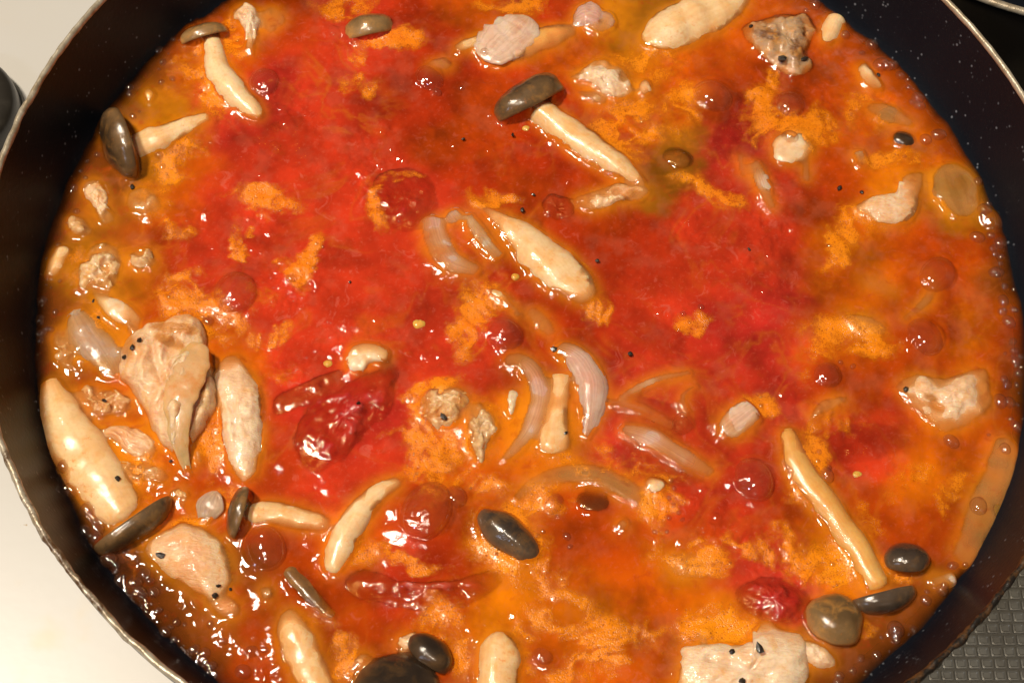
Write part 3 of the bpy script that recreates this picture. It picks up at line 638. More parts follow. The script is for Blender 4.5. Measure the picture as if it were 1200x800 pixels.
chicken('sunken peach chicken lump beside the orange foam, far right', ell(817, 112, 17, 13, 20), 'chicken', top=1.4, z=-0.9, lump=0.6, seed=78, na=40, nr=12)
chicken('pale chicken scrap peeking from behind the small black cap', [(462, 752), (478, 738), (492, 740), (488, 756), (470, 764)], 'chicken_white', top=2.2, z=0.4, lump=0.6, seed=79, na=36, nr=10)
chicken('cream shred under the dark caps at the near edge', [(402, 780), (420, 764), (440, 770), (432, 796), (408, 806)], 'chicken', top=1.8, z=0.0, lump=0.7, seed=80, na=36, nr=10)

chicken('ragged cream chicken crumb right of the glistening fat', [(150, 300), (168, 292), (186, 300), (182, 316), (160, 318)], 'fat', top=2.0, z=-0.1, lump=1.1, freq=330, seed=81, na=40, nr=12)
chicken('shiny tan shred between the grey onion strip and left wall', [(58, 395), (72, 386), (84, 402), (90, 430), (78, 440), (64, 420)], 'skin', top=1.6, z=-0.1, lump=1.1, freq=330, seed=82, na=40, nr=12)
chicken('pale scrap tucked under the garlic wedge', [(150, 372), (166, 380), (164, 396), (146, 394)], 'chicken', top=1.8, z=0.0, lump=0.8, seed=83, na=32, nr=10)
chicken('amber scrap between the pale shreds and the peppered lump', [(196, 576), (214, 570), (226, 584), (216, 600), (200, 596)], 'fat', top=1.7, z=-0.2, lump=0.9, seed=84, na=32, nr=10)
chicken('small cream shred above the amber stem end', [(300, 690), (318, 684), (326, 700), (308, 708)], 'chicken', top=1.5, z=-0.3, lump=0.7, seed=85, na=32, nr=10)
chicken('soft amber lump among foam right of the curved mushroom', [(196, 150), (212, 146), (224, 160), (208, 170)], 'fat', top=1.3, z=-0.5, lump=0.7, seed=86, na=32, nr=10)
# ------------------------------------------------------------------ onion
def onion(label, path, mat='onion', **kw):
    kw.setdefault('flat', 0.13); path = [(p[0], p[1], p[2] * 1.2, (p[3] if len(p) > 3 else 1.0) + (0.42 if mat != 'onion_olive' else -0.1)) for p in path]; kw.setdefault('lump', 0.10); kw.setdefault('n', 44)
    return strip('onion_slice', label, 'onion', path, mat, 'onion slices in the stew', **kw)
onion('pink onion slice curved beside the fat stem in the middle', [(506, 250, 12, 1.0), (512, 278, 15, 1.4), (528, 304, 15, 1.4), (566, 318, 8, 0.4)], 'onion', cup=0.25, seed=91)
onion('small square pink onion piece above the curved pink slice', [(525, 244, 9, 1.0), (540, 262, 10, 1.0)], 'onion', seed=92, n=20)
onion('sparkling narrow onion strip between pink slice and fat stem', [(546, 248, 8, 1.4), (562, 272, 10, 1.5), (588, 304, 9, 0.4)], 'onion_pale', cup=0.3, seed=93, lump=0.2)
onion('clear onion ring half beside the ragged chicken shred', [(586, 421, 9, 0.6), (616, 425, 12, 1.0), (633, 458, 13, 1.4), (624, 496, 12, 1.2), (605, 522, 9, 0.8), (586, 542, 6, 0.0)], 'onion', cup=0.3, seed=94)
onion('broad clear onion slice hooked around the flat cut stem', [(648, 404, 8, 0.8), (674, 414, 14, 1.8), (693, 442, 16, 2.2), (694, 476, 13, 1.8), (686, 516, 5, 0.4)], 'onion', cup=0.35, seed=95)
onion('olive tinted onion arch over a dark mushroom cap', [(600, 588, 7, 0.4), (628, 566, 11, 0.8), (668, 554, 13, 1.2), (710, 560, 14, 1.2), (744, 580, 13, 0.8), (772, 608, 9, -0.4)], 'onion_olive', cup=0.3, seed=96)
onion('grey clear onion strip beside the glistening chicken fat', [(86, 362, 11, 1.0), (98, 384, 18, 1.2), (120, 414, 18, 1.2), (138, 442, 12, 0.6)], 'onion_grey', cup=0.2, seed=97)
onion('pointed grey white onion chip between mushroom caps', [(254, 574, 5, 2.4), (245, 592, 13, 2.2), (238, 614, 5, 0.8)], 'onion_grey', cup=0.1, seed=98, n=24)
onion('striped pale onion stub in the red right of centre', [(842, 510, 10, -0.2), (862, 494, 15, 1.2), (887, 474, 13, 1.8)], 'onion_pale', flat=0.45, tip=(0.4, 0.15), seed=99)
onion('thin pale onion sliver above a yellow tomato seed', [(723, 467, 6, 0.9), (745, 454, 6, 1.0), (775, 442, 6, 0.8), (814, 436, 5, 0.0)], 'onion_pale', flat=0.5, seed=100)
onion('tiny hooked onion sliver in red broth', [(820, 450, 3, 0.3), (803, 459, 5, 0.6), (800, 470, 5, 0.6), (808, 486, 4, 0.0)], 'onion_pale', flat=0.5, seed=101, n=24)
onion('long purple tinged onion strip in red broth', [(724, 500, 7, 0.7), (756, 508, 11, 0.9), (798, 532, 12, 0.7), (840, 558, 8, -0.6)], 'onion', cup=0.2, seed=102)
onion('faint onion thread under the thin pale sliver', [(703, 468, 5, 0.3), (750, 478, 6, 0.4), (790, 499, 4, -0.3)], 'onion', seed=103)
onion('wrinkled fan of onion near the far edge', [(568, 70, 13, 1.6), (586, 50, 22, 1.8), (610, 30, 18, 1.8), (620, 18, 10, 1.6)], 'onion_pale', flat=0.16, lump=0.14, freq=420, seed=104)
onion('clear onion piece with bright glints at the far edge', [(668, 22, 12, 0.6), (695, 22, 18, 0.8), (722, 34, 8, 0.4)], 'onion', flat=0.2, lump=0.25, seed=105)
onion('pale pink onion strip upright in the red, below a garlic piece', [(884, 186, 6, -0.2), (892, 214, 9, 0.4), (906, 250, 6, -0.2)], 'onion_pale', flat=0.35, seed=106)
onion('sunken faint onion strip left of the upright pink strip', [(866, 178, 5, -0.8), (872, 212, 6, -1.0)], 'onion_pale', flat=0.35, seed=107, n=20)
onion('sunken faint onion strip right of the upright pink strip', [(944, 186, 6, -0.8), (945, 218, 6, -1.2)], 'onion_pale', flat=0.35, seed=108, n=20)
onion('amber onion slice sunk in the broth near the far right wall', [(1012, 124, 7, 0.2), (1040, 134, 12, 0.4), (1072, 148, 6, 0.0)], 'onion_olive', flat=0.3, seed=109)
onion('ovate amber onion piece against the right wall', [(1108, 190, 14, 0.4), (1120, 220, 22, 0.8), (1134, 258, 14, 0.4)], 'onion_olive', flat=0.25, seed=110)
onion('orange onion hook sunk near the right wall', [(1078, 318, 5, -0.5), (1090, 345, 7, -0.2), (1056, 380, 6, -0.4)], 'onion_olive', flat=0.4, seed=111)
onion('fibrous yellowish onion leaf pressed to the lower right wall', [(1178, 508, 10, 1.4), (1176, 550, 20, 1.2), (1158, 606, 24, 1.0), (1124, 664, 14, 1.0)], 'onion_olive', flat=0.14, cup=0.1, seed=112)
onion('short pale onion end at the lower right wall', [(1088, 682, 7, 0.8), (1124, 674, 8, 1.8)], 'onion_pale', flat=0.5, seed=113, n=20)
onion('small pale onion chip near the garlic with a ring bubble', [(1003, 174, 8, 0.6), (1014, 198, 7, 0.4)], 'onion_pale', flat=0.3, seed=114, n=20)

# ------------------------------------------------------------------ garlic and pale chips
def garlic(label, outline, mat='garlic', **kw):
    kw.setdefault('na', 36); kw.setdefault('nr', 10); kw.setdefault('lump', 0.4)
    kw['z'] = kw.get('z', 0) + 0.35; kw.setdefault('grow', 1.18); kw.setdefault('sharp', 0.6)
    return piece('garlic_chip', label, 'garlic', outline, mat, 'pale garlic chips in the stew', **kw)
garlic('white chip with a foam tail in the red left of centre', [(408, 431), (411, 409), (430, 403), (453, 410), (451, 424), (434, 425), (424, 434)], top=2.4, z=0.2, seed=121, sharp=0.35)
garlic('white garlic piece with a ring shaped bubble on it', [(905, 166), (918, 158), (936, 155), (954, 177), (932, 191), (911, 187)], top=2.4, z=0.0, seed=122)
garlic('smooth pointed garlic wedge above the grey onion strip', [(109, 348), (124, 346), (150, 356), (166, 374), (148, 384), (124, 372)], top=2.2, z=0.1, lump=0.2, seed=123)
garlic('slim white chip inside the onion ring half', [(592, 478), (596, 458), (606, 460), (607, 470), (600, 486)], top=2.0, z=0.3, seed=124)
garlic('cream bit in foam at the end of the olive onion arch', ell(768, 569, 14, 10, 15), top=2.0, z=-0.1, lump=0.2, seed=125)
garlic('tiny pale cube sunk under the olive onion arch', ell(729, 616, 9, 9), top=1.2, z=-0.3, seed=126)
garlic('soft white bit in yellow foam above the angular chicken', ell(823, 744, 13, 9), top=1.5, z=-0.2, seed=127)
garlic('cream chunk with an amber end near the far right wall', [(1004, 82), (1014, 75), (1026, 88), (1034, 103), (1020, 106), (1008, 96)], top=2.2, z=0.1, seed=128)
garlic('small cream crumb between foam and the upper left wall', ell(175, 112, 8, 9), 'garlic_amber', top=1.6, z=0.1, seed=129)
garlic('amber sunken chip near the right wall bubbles', [(988, 372), (1012, 370), (1036, 380), (1034, 394), (1006, 394)], 'garlic_amber', top=1.4, z=-0.3, seed=130)
garlic('faint sunken chip in orange broth near the right wall', ell(1030, 338, 24, 12, 20), 'garlic_amber', top=1.2, z=-1.7, seed=131)
garlic('tiny pink crumb between the long mushroom and tan strip', ell(664, 206, 8, 7), 'stem_pale', top=1.4, z=0.1, seed=132) if False else None
garlic('yellow crumb just below the thin amber strip', ell(606, 371, 7, 5), 'garlic_amber', top=1.3, z=0.2, seed=133)
garlic('sunken yellow chunk in foam left of the crimson tomato lump', ell(812, 664, 34, 16, 10), 'garlic_amber', top=1.4, z=-1.2, seed=134)
garlic('sunken amber strip below the thin amber strip', ell(634, 378, 22, 11, 45), 'garlic_amber', top=1.2, z=-0.9, seed=135)

# ------------------------------------------------------------------ tomato
def tomato(label, outline, mat='tomato', **kw):
    kw['lump'] = kw.get('lump', 1.0) * 0.75; kw['freq'] = 330; kw['z'] = kw.get('z', 0) - 0.55; kw['grow'] = 1.2
    return piece('tomato_chunk', label, 'tomato', outline, mat, 'tomato chunks in the stew', **kw)
tomato('glossy crimson tomato chunk left of the ringed chicken piece', [(352, 505), (366, 480), (392, 462), (424, 444), (452, 436), (462, 452), (446, 482), (428, 508), (404, 536), (376, 548), (356, 530)], 'tomato_deep', top=2.6, z=-0.3, seed=141, lump=1.3)
tomato('pink tomato flap above the glossy crimson chunk', [(322, 470), (338, 456), (366, 444), (392, 436), (398, 450), (380, 464), (346, 482), (328, 484)], 'tomato_pink', top=1.6, z=-0.1, seed=142)
tomato('dark red tomato lump hugged by orange foam in the upper middle', [(438, 226), (448, 208), (474, 202), (500, 212), (510, 240), (498, 264), (470, 270), (448, 256)], 'tomato_deep', top=2.0, z=-0.4, seed=143)
tomato('wet red tomato nub beside the tan chicken strip', ell(654, 244, 19, 15, 10), 'tomato', top=2.0, z=0.0, seed=144, lump=1.3, na=40, nr=12)
tomato('folded red tomato skin above the dark caps', [(418, 680), (440, 668), (480, 682), (530, 678), (566, 668), (576, 684), (548, 708), (500, 716), (450, 708), (424, 700)], 'tomato', top=1.8, z=-0.2, seed=145, ridges=[(430, 684, 560, 686, 5, 0.9), (440, 698, 550, 700, 4, -0.7)])
tomato('crimson tomato lump between foam and the tan cap', ell(904, 704, 40, 27, 15, seed=3), 'tomato_deep', top=2.4, z=-0.2, seed=146, lump=1.2)
tomato('sunken crimson tomato lump below the veined chicken slab', ell(1010, 522, 44, 22, 0, seed=4), 'tomato_deep', top=1.6, z=-1.4, seed=147)
tomato('sunken pink tomato piece at the thin onion slivers', ell(765, 490, 46, 20, 15, seed=5), 'tomato_pink', top=1.3, z=-0.8, seed=148)
tomato('pink tomato mass below the purple tinged onion strip', ell(770, 545, 52, 22, 20, seed=6), 'tomato_pink', top=1.4, z=-0.9, seed=149)
tomato('rough red tomato patch near the white chip in the red', ell(440, 470, 22, 26, 30, seed=7), 'tomato_deep', top=1.6, z=-0.5, seed=150)
tomato('sunken red tomato pulp in the far left of the red area', ell(330, 160, 50, 30, 30, seed=8), 'tomato_pink', top=1.2, z=-1.3, seed=151)
tomato('sunken crimson tomato pulp near the two far right domes', ell(868, 150, 30, 34, 10, seed=9), 'tomato_deep', top=1.2, z=-1.2, seed=152)

# ------------------------------------------------------------------ tomato seeds and pepper
def top_at(px, py):
    q = U(px, py, 0.002); best = 0.0004
    for bv, lo_, hi_ in TREES:
        if lo_[0] <= q[0] <= hi_[0] and lo_[1] <= q[1] <= hi_[1]:
            d = Vector(_dir(px, py)); h = bv.ray_cast(Vector(CAM), d, 2.0)
            if h[0] is not None and h[0].z > best: best = h[0].z
    return best
def _dir(px, py):
    d = _fw * F_PX + RT * (px - 600.0) + UP * (400.0 - py); return d / np.linalg.norm(d)
TREES = [(BVHTree.FromPolygons([tuple(v) for v in V], Fc), V.min(0) - 0.004, V.max(0) + 0.004) for V, Fc, _ in FOOD]
SMALL = []
for (x, y, r, lab) in [(384, 424, 6, 'yellow tomato seed stuck beside the pink tomato flap'), (491, 377, 8, 'yellow tomato seed alone in the red, below the curved pink onion'),
        (743, 468, 7, 'yellow tomato seed at the thin pale onion sliver'), (617, 148, 5, 'yellow tomato seed under the slanted brown cap'),
        (514, 247, 6, 'yellow tomato seed at the top of the curved pink onion'), (604, 322, 5, 'pale seed bit beside the fat stem'), (1006, 554, 6, 'tomato seed floating right of a round bubble')]:
    zt = top_at(x, y)
    V, Fc, uv = loft_geo([(x - r, y + 1, r * 0.45, zt * 1e3 + 0.25), (x, y, r * 0.75, zt * 1e3 + 0.35), (x + r, y - 1, r * 0.4, zt * 1e3 + 0.25)], flat=0.5, n=12, m=10, lump=0.15, freq=900, seed=int(x))
    tag(add_mesh('tomato_seed', V, Fc, M['seed']), lab, 'seed', 'tomato seeds in the stew')
PEP = [(163, 399, 5.5, 'coarse pepper grain on the browned corner of the largest chicken'), (155, 407, 4.5, None), (146, 418, 4.5, None),
       (110, 352, 3.5, 'pepper grain at the tip of the garlic wedge'), (114, 373, 4.5, 'pepper grain on the broth below the garlic wedge'), (138, 560, 4, 'square pepper grain on the thickest mushroom stem'),
       (155, 219, 4, 'pepper grain below the upper left mushroom cap'), (601, 158, 3.5, 'pepper grain floating below the slanted brown cap'), (612, 246, 3.5, 'pepper grain in foam left of the wet red tomato nub'),
       (649, 409, 4.5, 'pepper grain at the top of the broad clear onion'), (525, 268, 3, 'pepper grain on the curved pink onion'), (739, 414, 4, 'lone pepper grain on red broth right of the broad onion'),
       (1062, 456, 5, 'pepper grain on the pale veined chicken slab'), (984, 220, 4, 'pepper grain on orange broth above the boot shaped chicken'), (122, 469, 3.5, 'pepper grain on the ragged amber chicken'),
       (890, 759, 6.5, 'large pepper grain on top of the angular white chicken'), (858, 763, 5.5, 'greyish pepper grain beside the large one on the angular chicken'), (870, 797, 5.5, 'pepper grain at the near edge of the angular chicken'),
       (188, 650, 6, 'curled pepper flake on the smooth tan chicken'), (252, 697, 4.5, 'pepper grain at the low end of the smooth tan chicken'), (256, 686, 3.5, None),
       (917, 69, 6, 'big peppercorn piece on the brown seared chicken'), (943, 69, 4.5, 'smaller peppercorn piece on the brown seared chicken'), (880, 31, 3.5, 'pepper speck at the far corner of the seared chicken'),
       (420, 472, 3.5, 'pepper grain on the crimson tomato chunk'), (700, 305, 2.5, 'fine pepper speck in the red right of the fat stem'), (878, 292, 2.5, 'fine pepper speck in the deep red right of centre'),
       (663, 507, 2.5, 'fine pepper speck on the flat cut stem'), (1010, 225, 3, 'pepper speck by the boot shaped chicken'), (1029, 88, 3, 'pepper speck on the cream chunk by the wall'), (543, 163, 2.5, 'fine pepper speck in the red left of the long mushroom'),
       (625, 228, 2.5, 'fine pepper speck above the tan strip'), (520, 488, 4.5, 'dark pepper grain on the ringed chicken'), (200, 540, 2.5, 'pepper speck near the skin tail'), (410, 330, 2, 'tiny pepper speck in the red left of centre'), (270, 690, 3, 'pepper grain right of the tan chicken')]
for (x, y, r, lab) in PEP:
    zt = top_at(x, y); bm = bmesh.new(); bmesh.ops.create_icosphere(bm, subdivisions=1, radius=1.0)
    k = r * PXS(x, y) * 0.95; c0 = U(x, y, zt + k * 0.3); rr = np.random.default_rng(int(x * 3 + y))
    ang = rr.uniform(0, 3); sx, sy, sz = rr.uniform(0.8, 1.25), rr.uniform(0.6, 0.95), rr.uniform(0.45, 0.7)
    V = np.array([v.co[:] for v in bm.verts]); V *= (1 + rr.uniform(-0.25, 0.2, (len(V), 1))); V *= (sx * k, sy * k, sz * k)
    V = np.stack([V[:, 0] * math.cos(ang) - V[:, 1] * math.sin(ang), V[:, 0] * math.sin(ang) + V[:, 1] * math.cos(ang), V[:, 2]], 1) + c0
    Fc = [[v.index for v in f.verts] for f in bm.faces]; bm.free()
    if lab is None: lab = ('middle pepper grain of the three on the browned chicken corner' if x > 150 else 'outermost pepper grain of the three on the browned chicken corner') if x < 170 else 'pepper grain above the low end of the smooth tan chicken'
    tag(add_mesh('pepper_grain', V, Fc, M['pepper'], smooth=False), lab, 'pepper', 'pepper grains on the stew')

# ------------------------------------------------------------------ the liquid
CELL = 0.00042; RB = 0.1335
nx = int(2 * RB / CELL) + 1
gx = (np.arange(nx) - (nx - 1) / 2) * CELL
GX, GY = np.meshgrid(gx, gx, indexing='xy')     # [row=y, col=x]
RAD = np.hypot(GX, GY)
flat3 = np.stack([GX.ravel(), GY.ravel(), np.zeros(GX.size)], 1)
PXX, PYY = [a.reshape(GX.shape) for a in to_px(flat3)]
def g(a): return a.reshape(GX.shape)
def blur(A, r, it=2):
    for _ in range(it):
        for ax in (0, 1):
            c = np.cumsum(np.concatenate([np.repeat(np.take(A, [0], ax), r + 1, ax), A, np.repeat(np.take(A, [-1], ax), r, ax)], ax), ax)
            n = A.shape[ax]
            A = (np.take(c, range(2 * r + 1, 2 * r + 1 + n), ax) - np.take(c, range(0, n), ax)) / (2 * r + 1)
    return A
def bil(A, x, y):
    fx = np.clip((x - gx[0]) / CELL, 0, nx - 1.001); fy = np.clip((y - gx[0]) / CELL, 0, nx - 1.001)
    return A[int(fy), int(fx)]

# top of the solids over the grid
T = np.full(GX.shape, -0.02); TP = np.full(GX.shape, -0.02)
for (bv, lo_, hi_), (_v, _f, pale) in zip(TREES, FOOD):
    i0, i1 = np.searchsorted(gx, lo_[0] + 0.0035), np.searchsorted(gx, hi_[0] - 0.0035)
    j0, j1 = np.searchsorted(gx, lo_[1] + 0.0035), np.searchsorted(gx, hi_[1] - 0.0035)
    for j in range(j0, j1):
        for i in range(i0, i1):
            h = bv.ray_cast(Vector((gx[i], gx[j], 0.03)), Vector((0, 0, -1)), 0.06)
            if h[0] is not None and h[0].z > T[j, i]:
                T[j, i] = h[0].z; TP[j, i] = h[0].z if pale else -0.02
wr, wz = [p[0] for p in INNER], [p[1] for p in INNER]
WALL = np.interp(RAD, wr, wz)
TW = np.maximum(T, WALL)

# what the broth is made of where: anchors (x, y, radius px, colour) painted softly
RED = lin(204, 56, 28); CRIM = lin(196, 46, 36); DRED = lin(186, 52, 12); ORG = lin(206, 88, 6); BRN = lin(146, 74, 18); DBRN = lin(104, 54, 22); AMB = lin(204, 122, 14); OLV = lin(152, 92, 14); ORB = lin(184, 66, 6)
GLD = lin(228, 124, 6)
ANCH = [(600, 660, 40, GLD), (690, 720, 45, GLD), (560, 730, 35, GLD), (790, 650, 35, GLD), (860, 745, 40, GLD), (960, 650, 40, GLD), (1090, 560, 35, GLD), (1140, 400, 30, GLD), (1010, 300, 30, GLD), (1000, 395, 35, GLD), (640, 520, 35, GLD), (1060, 190, 30, GLD), (150, 330, 30, AMB), (175, 540, 30, GLD), (720, 100, 30, GLD), (330, 190, 60, RED), (430, 150, 60, RED), (400, 50, 60, RED), (300, 300, 60, RED), (420, 320, 60, RED), (380, 400, 60, RED), (480, 400, 50, RED), (300, 130, 40, CRIM), (390, 200, 40, RED), (480, 120, 50, DRED), (440, 560, 50, RED), (360, 570, 50, RED), (410, 500, 45, CRIM),
        (470, 280, 50, RED), (560, 160, 40, ORB), (640, 180, 45, DRED), (700, 240, 40, ORB), (620, 230, 30, ORB), (560, 210, 30, DRED), (640, 270, 40, DRED), (740, 300, 60, DRED), (800, 340, 60, RED), (760, 400, 60, RED), (850, 300, 50, RED), (880, 400, 60, CRIM), (860, 460, 50, RED), (740, 480, 50, CRIM), (780, 560, 50, RED), (870, 560, 45, RED), (680, 400, 40, DRED), (700, 130, 30, ORB),
        (860, 170, 35, CRIM), (830, 110, 30, ORB), (780, 90, 40, ORG), (720, 30, 40, AMB), (680, 60, 30, ORG), (760, 20, 35, OLV), (640, 20, 40, DRED), (500, 20, 40, DRED), (560, 10, 30, ORG), (880, 20, 35, ORG), (870, 80, 30, ORB), (940, 120, 30, ORB), (960, 200, 40, ORB), (1010, 160, 40, ORG), (900, 240, 40, RED), (800, 200, 30, OLV),
        (1050, 100, 30, ORG), (1090, 180, 30, ORG), (1040, 290, 40, ORG), (980, 310, 35, ORG), (1100, 300, 40, ORB), (1150, 350, 35, ORG), (1080, 400, 50, ORB), (1010, 350, 40, ORG), (1010, 440, 40, ORB), (1150, 420, 40, ORB), (1140, 240, 30, AMB), (1180, 330, 25, BRN), (1190, 450, 25, BRN), (970, 440, 25, DRED), (950, 400, 30, ORG),
        (1020, 520, 40, RED), (1080, 560, 50, ORG), (1020, 600, 40, ORB), (1130, 540, 35, ORG), (1100, 620, 30, ORB), (1170, 600, 25, BRN), (1120, 690, 30, BRN), (1050, 740, 30, BRN), (1000, 780, 40, BRN), (930, 600, 45, ORB), (880, 630, 40, RED), (820, 620, 40, ORB), (900, 700, 35, CRIM), (720, 640, 60, ORB), (680, 680, 40, ORB), (760, 700, 50, ORG), (660, 760, 40, ORG), (740, 780, 50, ORG), (640, 540, 30, ORG), (560, 560, 40, ORG), (500, 610, 35, ORB), (520, 690, 40, DRED), (470, 690, 35, RED), (520, 740, 35, ORG), (440, 750, 40, ORB), (420, 640, 30, ORG), (550, 790, 30, ORB),
        (180, 90, 40, BRN), (130, 140, 30, BRN), (90, 220, 30, BRN), (230, 60, 35, ORG), (200, 130, 30, AMB), (210, 200, 30, ORG), (150, 250, 35, BRN), (200, 250, 30, ORG), (60, 280, 30, BRN), (110, 320, 30, OLV), (120, 370, 25, AMB), (70, 400, 30, BRN), (65, 470, 25, BRN), (110, 470, 30, ORB), (150, 580, 30, AMB), (180, 330, 40, ORB), (230, 320, 40, RED), (260, 420, 30, ORG), (180, 560, 30, ORB), (220, 560, 30, ORB), (340, 640, 35, ORB), (330, 560, 40, ORB), (300, 660, 30, BRN), (310, 700, 30, ORB), (170, 720, 40, BRN), (220, 740, 40, BRN), (270, 750, 35, BRN), (300, 790, 35, ORB), (100, 600, 30, DBRN), (130, 670, 30, DBRN), (80, 560, 25, BRN), (400, 730, 30, ORB), (260, 230, 40, RED), (160, 180, 30, AMB), (270, 20, 30, ORG), (330, 20, 40, ORB)]
wx = fbm(flat3, 60, 3, 301) * 24; wy = fbm(flat3, 60, 3, 331) * 24
wx += fbm(flat3, 260, 3, 341) * 7; wy += fbm(flat3, 260, 3, 351) * 7
QX, QY = PXX.ravel() + wx, PYY.ravel() + wy
num = np.zeros((GX.size, 3)); den = np.full(GX.size, 1e-6)
for (x, y, r, c) in ANCH:
    d2 = ((QX - x) ** 2 + (QY - y) ** 2) / (r * 0.85) ** 2
    w = np.exp(-d2) + 0.02 / (1 + d2 * d2)
    num += w[:, None] * c; den += w
BCOL = num / den[:, None]
v_ = fbm(flat3, 120, 4, 371, 0.6); v2_ = fbm(flat3, 48, 3, 381)
BCOL = BCOL * (1 + 0.42 * np.clip(v_ * 0.7 + v2_ * 0.55, -1, 1))[:, None]
wq = flat3 + np.stack([fbm(flat3, 45, 2, 601), fbm(flat3, 45, 2, 611), np.zeros(len(flat3))], 1) * 0.012
ridge = np.clip(1 - np.abs(fbm(wq, 75, 4, 621, 0.6)) * 2.6, 0, 1) ** 2.2
wis = (ridge * np.clip(0.25 + 0.9 * fbm(flat3, 40, 2, 631), 0, 1) * 0.45)[:, None]
BCOL = BCOL * (1 - wis) + wis * np.array([0.74, 0.19, 0.012])
hz_ = np.clip(fbm(flat3, 170, 5, 391, 0.65) * 1.4 - 0.15, 0, 1)[:, None] * 0.45
BCOL = BCOL * (1 - hz_) + hz_ * (BCOL * 0.7 + np.array([0.19, 0.062, 0.036]))
BCOL = BCOL * 0.70
redness = np.clip((BCOL[:, 0] - BCOL[:, 1] * 3.2) / 0.42, 0, 1)     # 1 in the pulpy red, 0 in the oily brown
PULP = g(redness)

# foam patches (x, y, rx, ry, angle deg, strength)
FOAM = [(310, 235, 50, 14, 4, 1), (272, 272, 9, 26, 0, .75), (292, 268, 10, 10, 0, .7), (282, 298, 14, 10, 0, .9), (347, 316, 22, 17, 0, 1), (362, 292, 26, 9, -45, .8), (421, 100, 20, 17, -20, 1), (441, 242, 15, 28, -15, 1), (470, 210, 24, 7, 0, .7), (455, 44, 52, 15, 6, 1), (418, 58, 10, 18, 0, .9), (330, 100, 10, 8, 0, .5),
        (206, 190, 32, 20, -15, 1), (235, 105, 44, 26, 20, .95), (220, 75, 20, 40, 20, .8), (272, 45, 12, 28, 0, .9), (206, 268, 20, 16, 10, 1), (215, 345, 34, 26, -30, .95), (250, 375, 46, 26, 5, 1), (316, 396, 24, 11, -28, .9), (330, 436, 30, 20, 10, .45), (285, 350, 34, 14, -10, .7), (180, 240, 20, 30, 20, .6),
        (735, 152, 42, 36, 20, .95), (830, 225, 44, 14, 28, .95), (800, 130, 30, 34, 10, .8), (926, 150, 56, 36, 10, 1), (900, 110, 24, 30, 0, .8), (985, 285, 16, 56, 18, .8), (815, 372, 22, 16, -25, 1), (1000, 396, 56, 22, 12, .95), (960, 430, 24, 30, 0, .7), (550, 380, 24, 46, 10, 1), (572, 345, 24, 20, 40, .8), (702, 362, 17, 22, -20, 1), (668, 300, 40, 7, 42, .6), (505, 455, 34, 12, -15, .95), (490, 482, 12, 22, 0, .8), (575, 232, 34, 12, 5, .85), (520, 520, 60, 26, 8, .8), (560, 560, 34, 22, 0, .8), (500, 550, 40, 18, 0, .7),
        (428, 646, 26, 20, 30, .95), (470, 660, 60, 8, 12, .8), (510, 580, 14, 20, 0, .85), (600, 635, 52, 44, 45, 1), (640, 600, 40, 30, 0, .85), (690, 540, 90, 20, 10, .7), (660, 690, 70, 26, 10, .75), (640, 735, 40, 30, 10, .85), (700, 745, 46, 40, 20, .85), (660, 780, 60, 26, 0, .85), (520, 725, 30, 40, 0, .75), (540, 770, 14, 34, 0, .8),
        (950, 655, 66, 30, 20, 1), (880, 640, 46, 16, 10, .8), (810, 655, 50, 26, 8, .9), (850, 735, 70, 24, -8, 1), (770, 745, 40, 20, 10, .7), (945, 545, 22, 40, 15, .95), (975, 500, 40, 14, 0, .8), (890, 478, 26, 16, 10, .8), (775, 585, 22, 34, 20, .95), (1000, 640, 30, 30, 0, .8), (1070, 560, 40, 14, -30, .6), (1110, 580, 16, 44, 30, .6), (1030, 255, 46, 22, 0, .6), (1010, 130, 34, 26, 20, .6), (1050, 190, 40, 12, 0, .7), (1025, 620, 16, 40, -25, .6),
        (252, 530, 14, 34, 10, .9), (170, 560, 20, 30, -20, .8), (110, 375, 26, 22, 20, .6), (265, 588, 14, 18, 0, .9), (225, 610, 24, 10, 0, .7), (404, 770, 20, 34, 10, .7), (380, 720, 24, 24, 40, .7), (648, 512, 34, 26, 0, .75), (560, 505, 24, 40, 0, .6), (1050, 668, 26, 14, 10, .9), (1010, 745, 20, 12, 0, .7), (960, 590, 10, 30, -30, .7), (100, 320, 30, 30, 0, .5), (600, 10, 50, 14, 0, .7), (760, 70, 50, 22, 0, .7), (410, 8, 40, 14, 0, .7)]
HOLES = [(665, 722, 16, 16), (838, 692, 30, 16), (700, 620, 60, 34), (600, 390, 36, 20), (930, 122, 22, 20), (745, 690, 50, 26), (275, 345, 20, 16), (500, 606, 34, 28), (1000, 180, 14, 14), (640, 765, 22, 22), (970, 440, 22, 18), (905, 705, 40, 30), (880, 600, 30, 20), (950, 610, 24, 20), (540, 480, 10, 10)]
fm = np.zeros(GX.size)
fx = PXX.ravel() + fbm(flat3, 150, 3, 401) * 9 + fbm(flat3, 700, 2, 405) * 3
fy = PYY.ravel() + fbm(flat3, 150, 3, 431) * 9 + fbm(flat3, 700, 2, 435) * 3
def egauss(x, y, cx, cy, rx, ry, a=0):
    a = math.radians(a); ca, sa = math.cos(a), math.sin(a); dx, dy = x - cx, y - cy
    return ((dx * ca + dy * sa) / rx) ** 2 + ((-dx * sa + dy * ca) / ry) ** 2
for (x, y, rx, ry, a, s) in FOAM:
    fm = np.maximum(fm, s * np.clip(1.15 - 0.62 * egauss(fx, fy, x, y, rx, ry, a), 0, 1))
for (x, y, rx, ry) in HOLES:
    fm *= 1 - np.exp(-egauss(fx, fy, x, y, rx, ry) ** 2 * 1.0)
fq = flat3 + np.stack([fbm(flat3, 70, 3, 641), fbm(flat3, 70, 3, 651), np.zeros(len(flat3))], 1) * 0.008
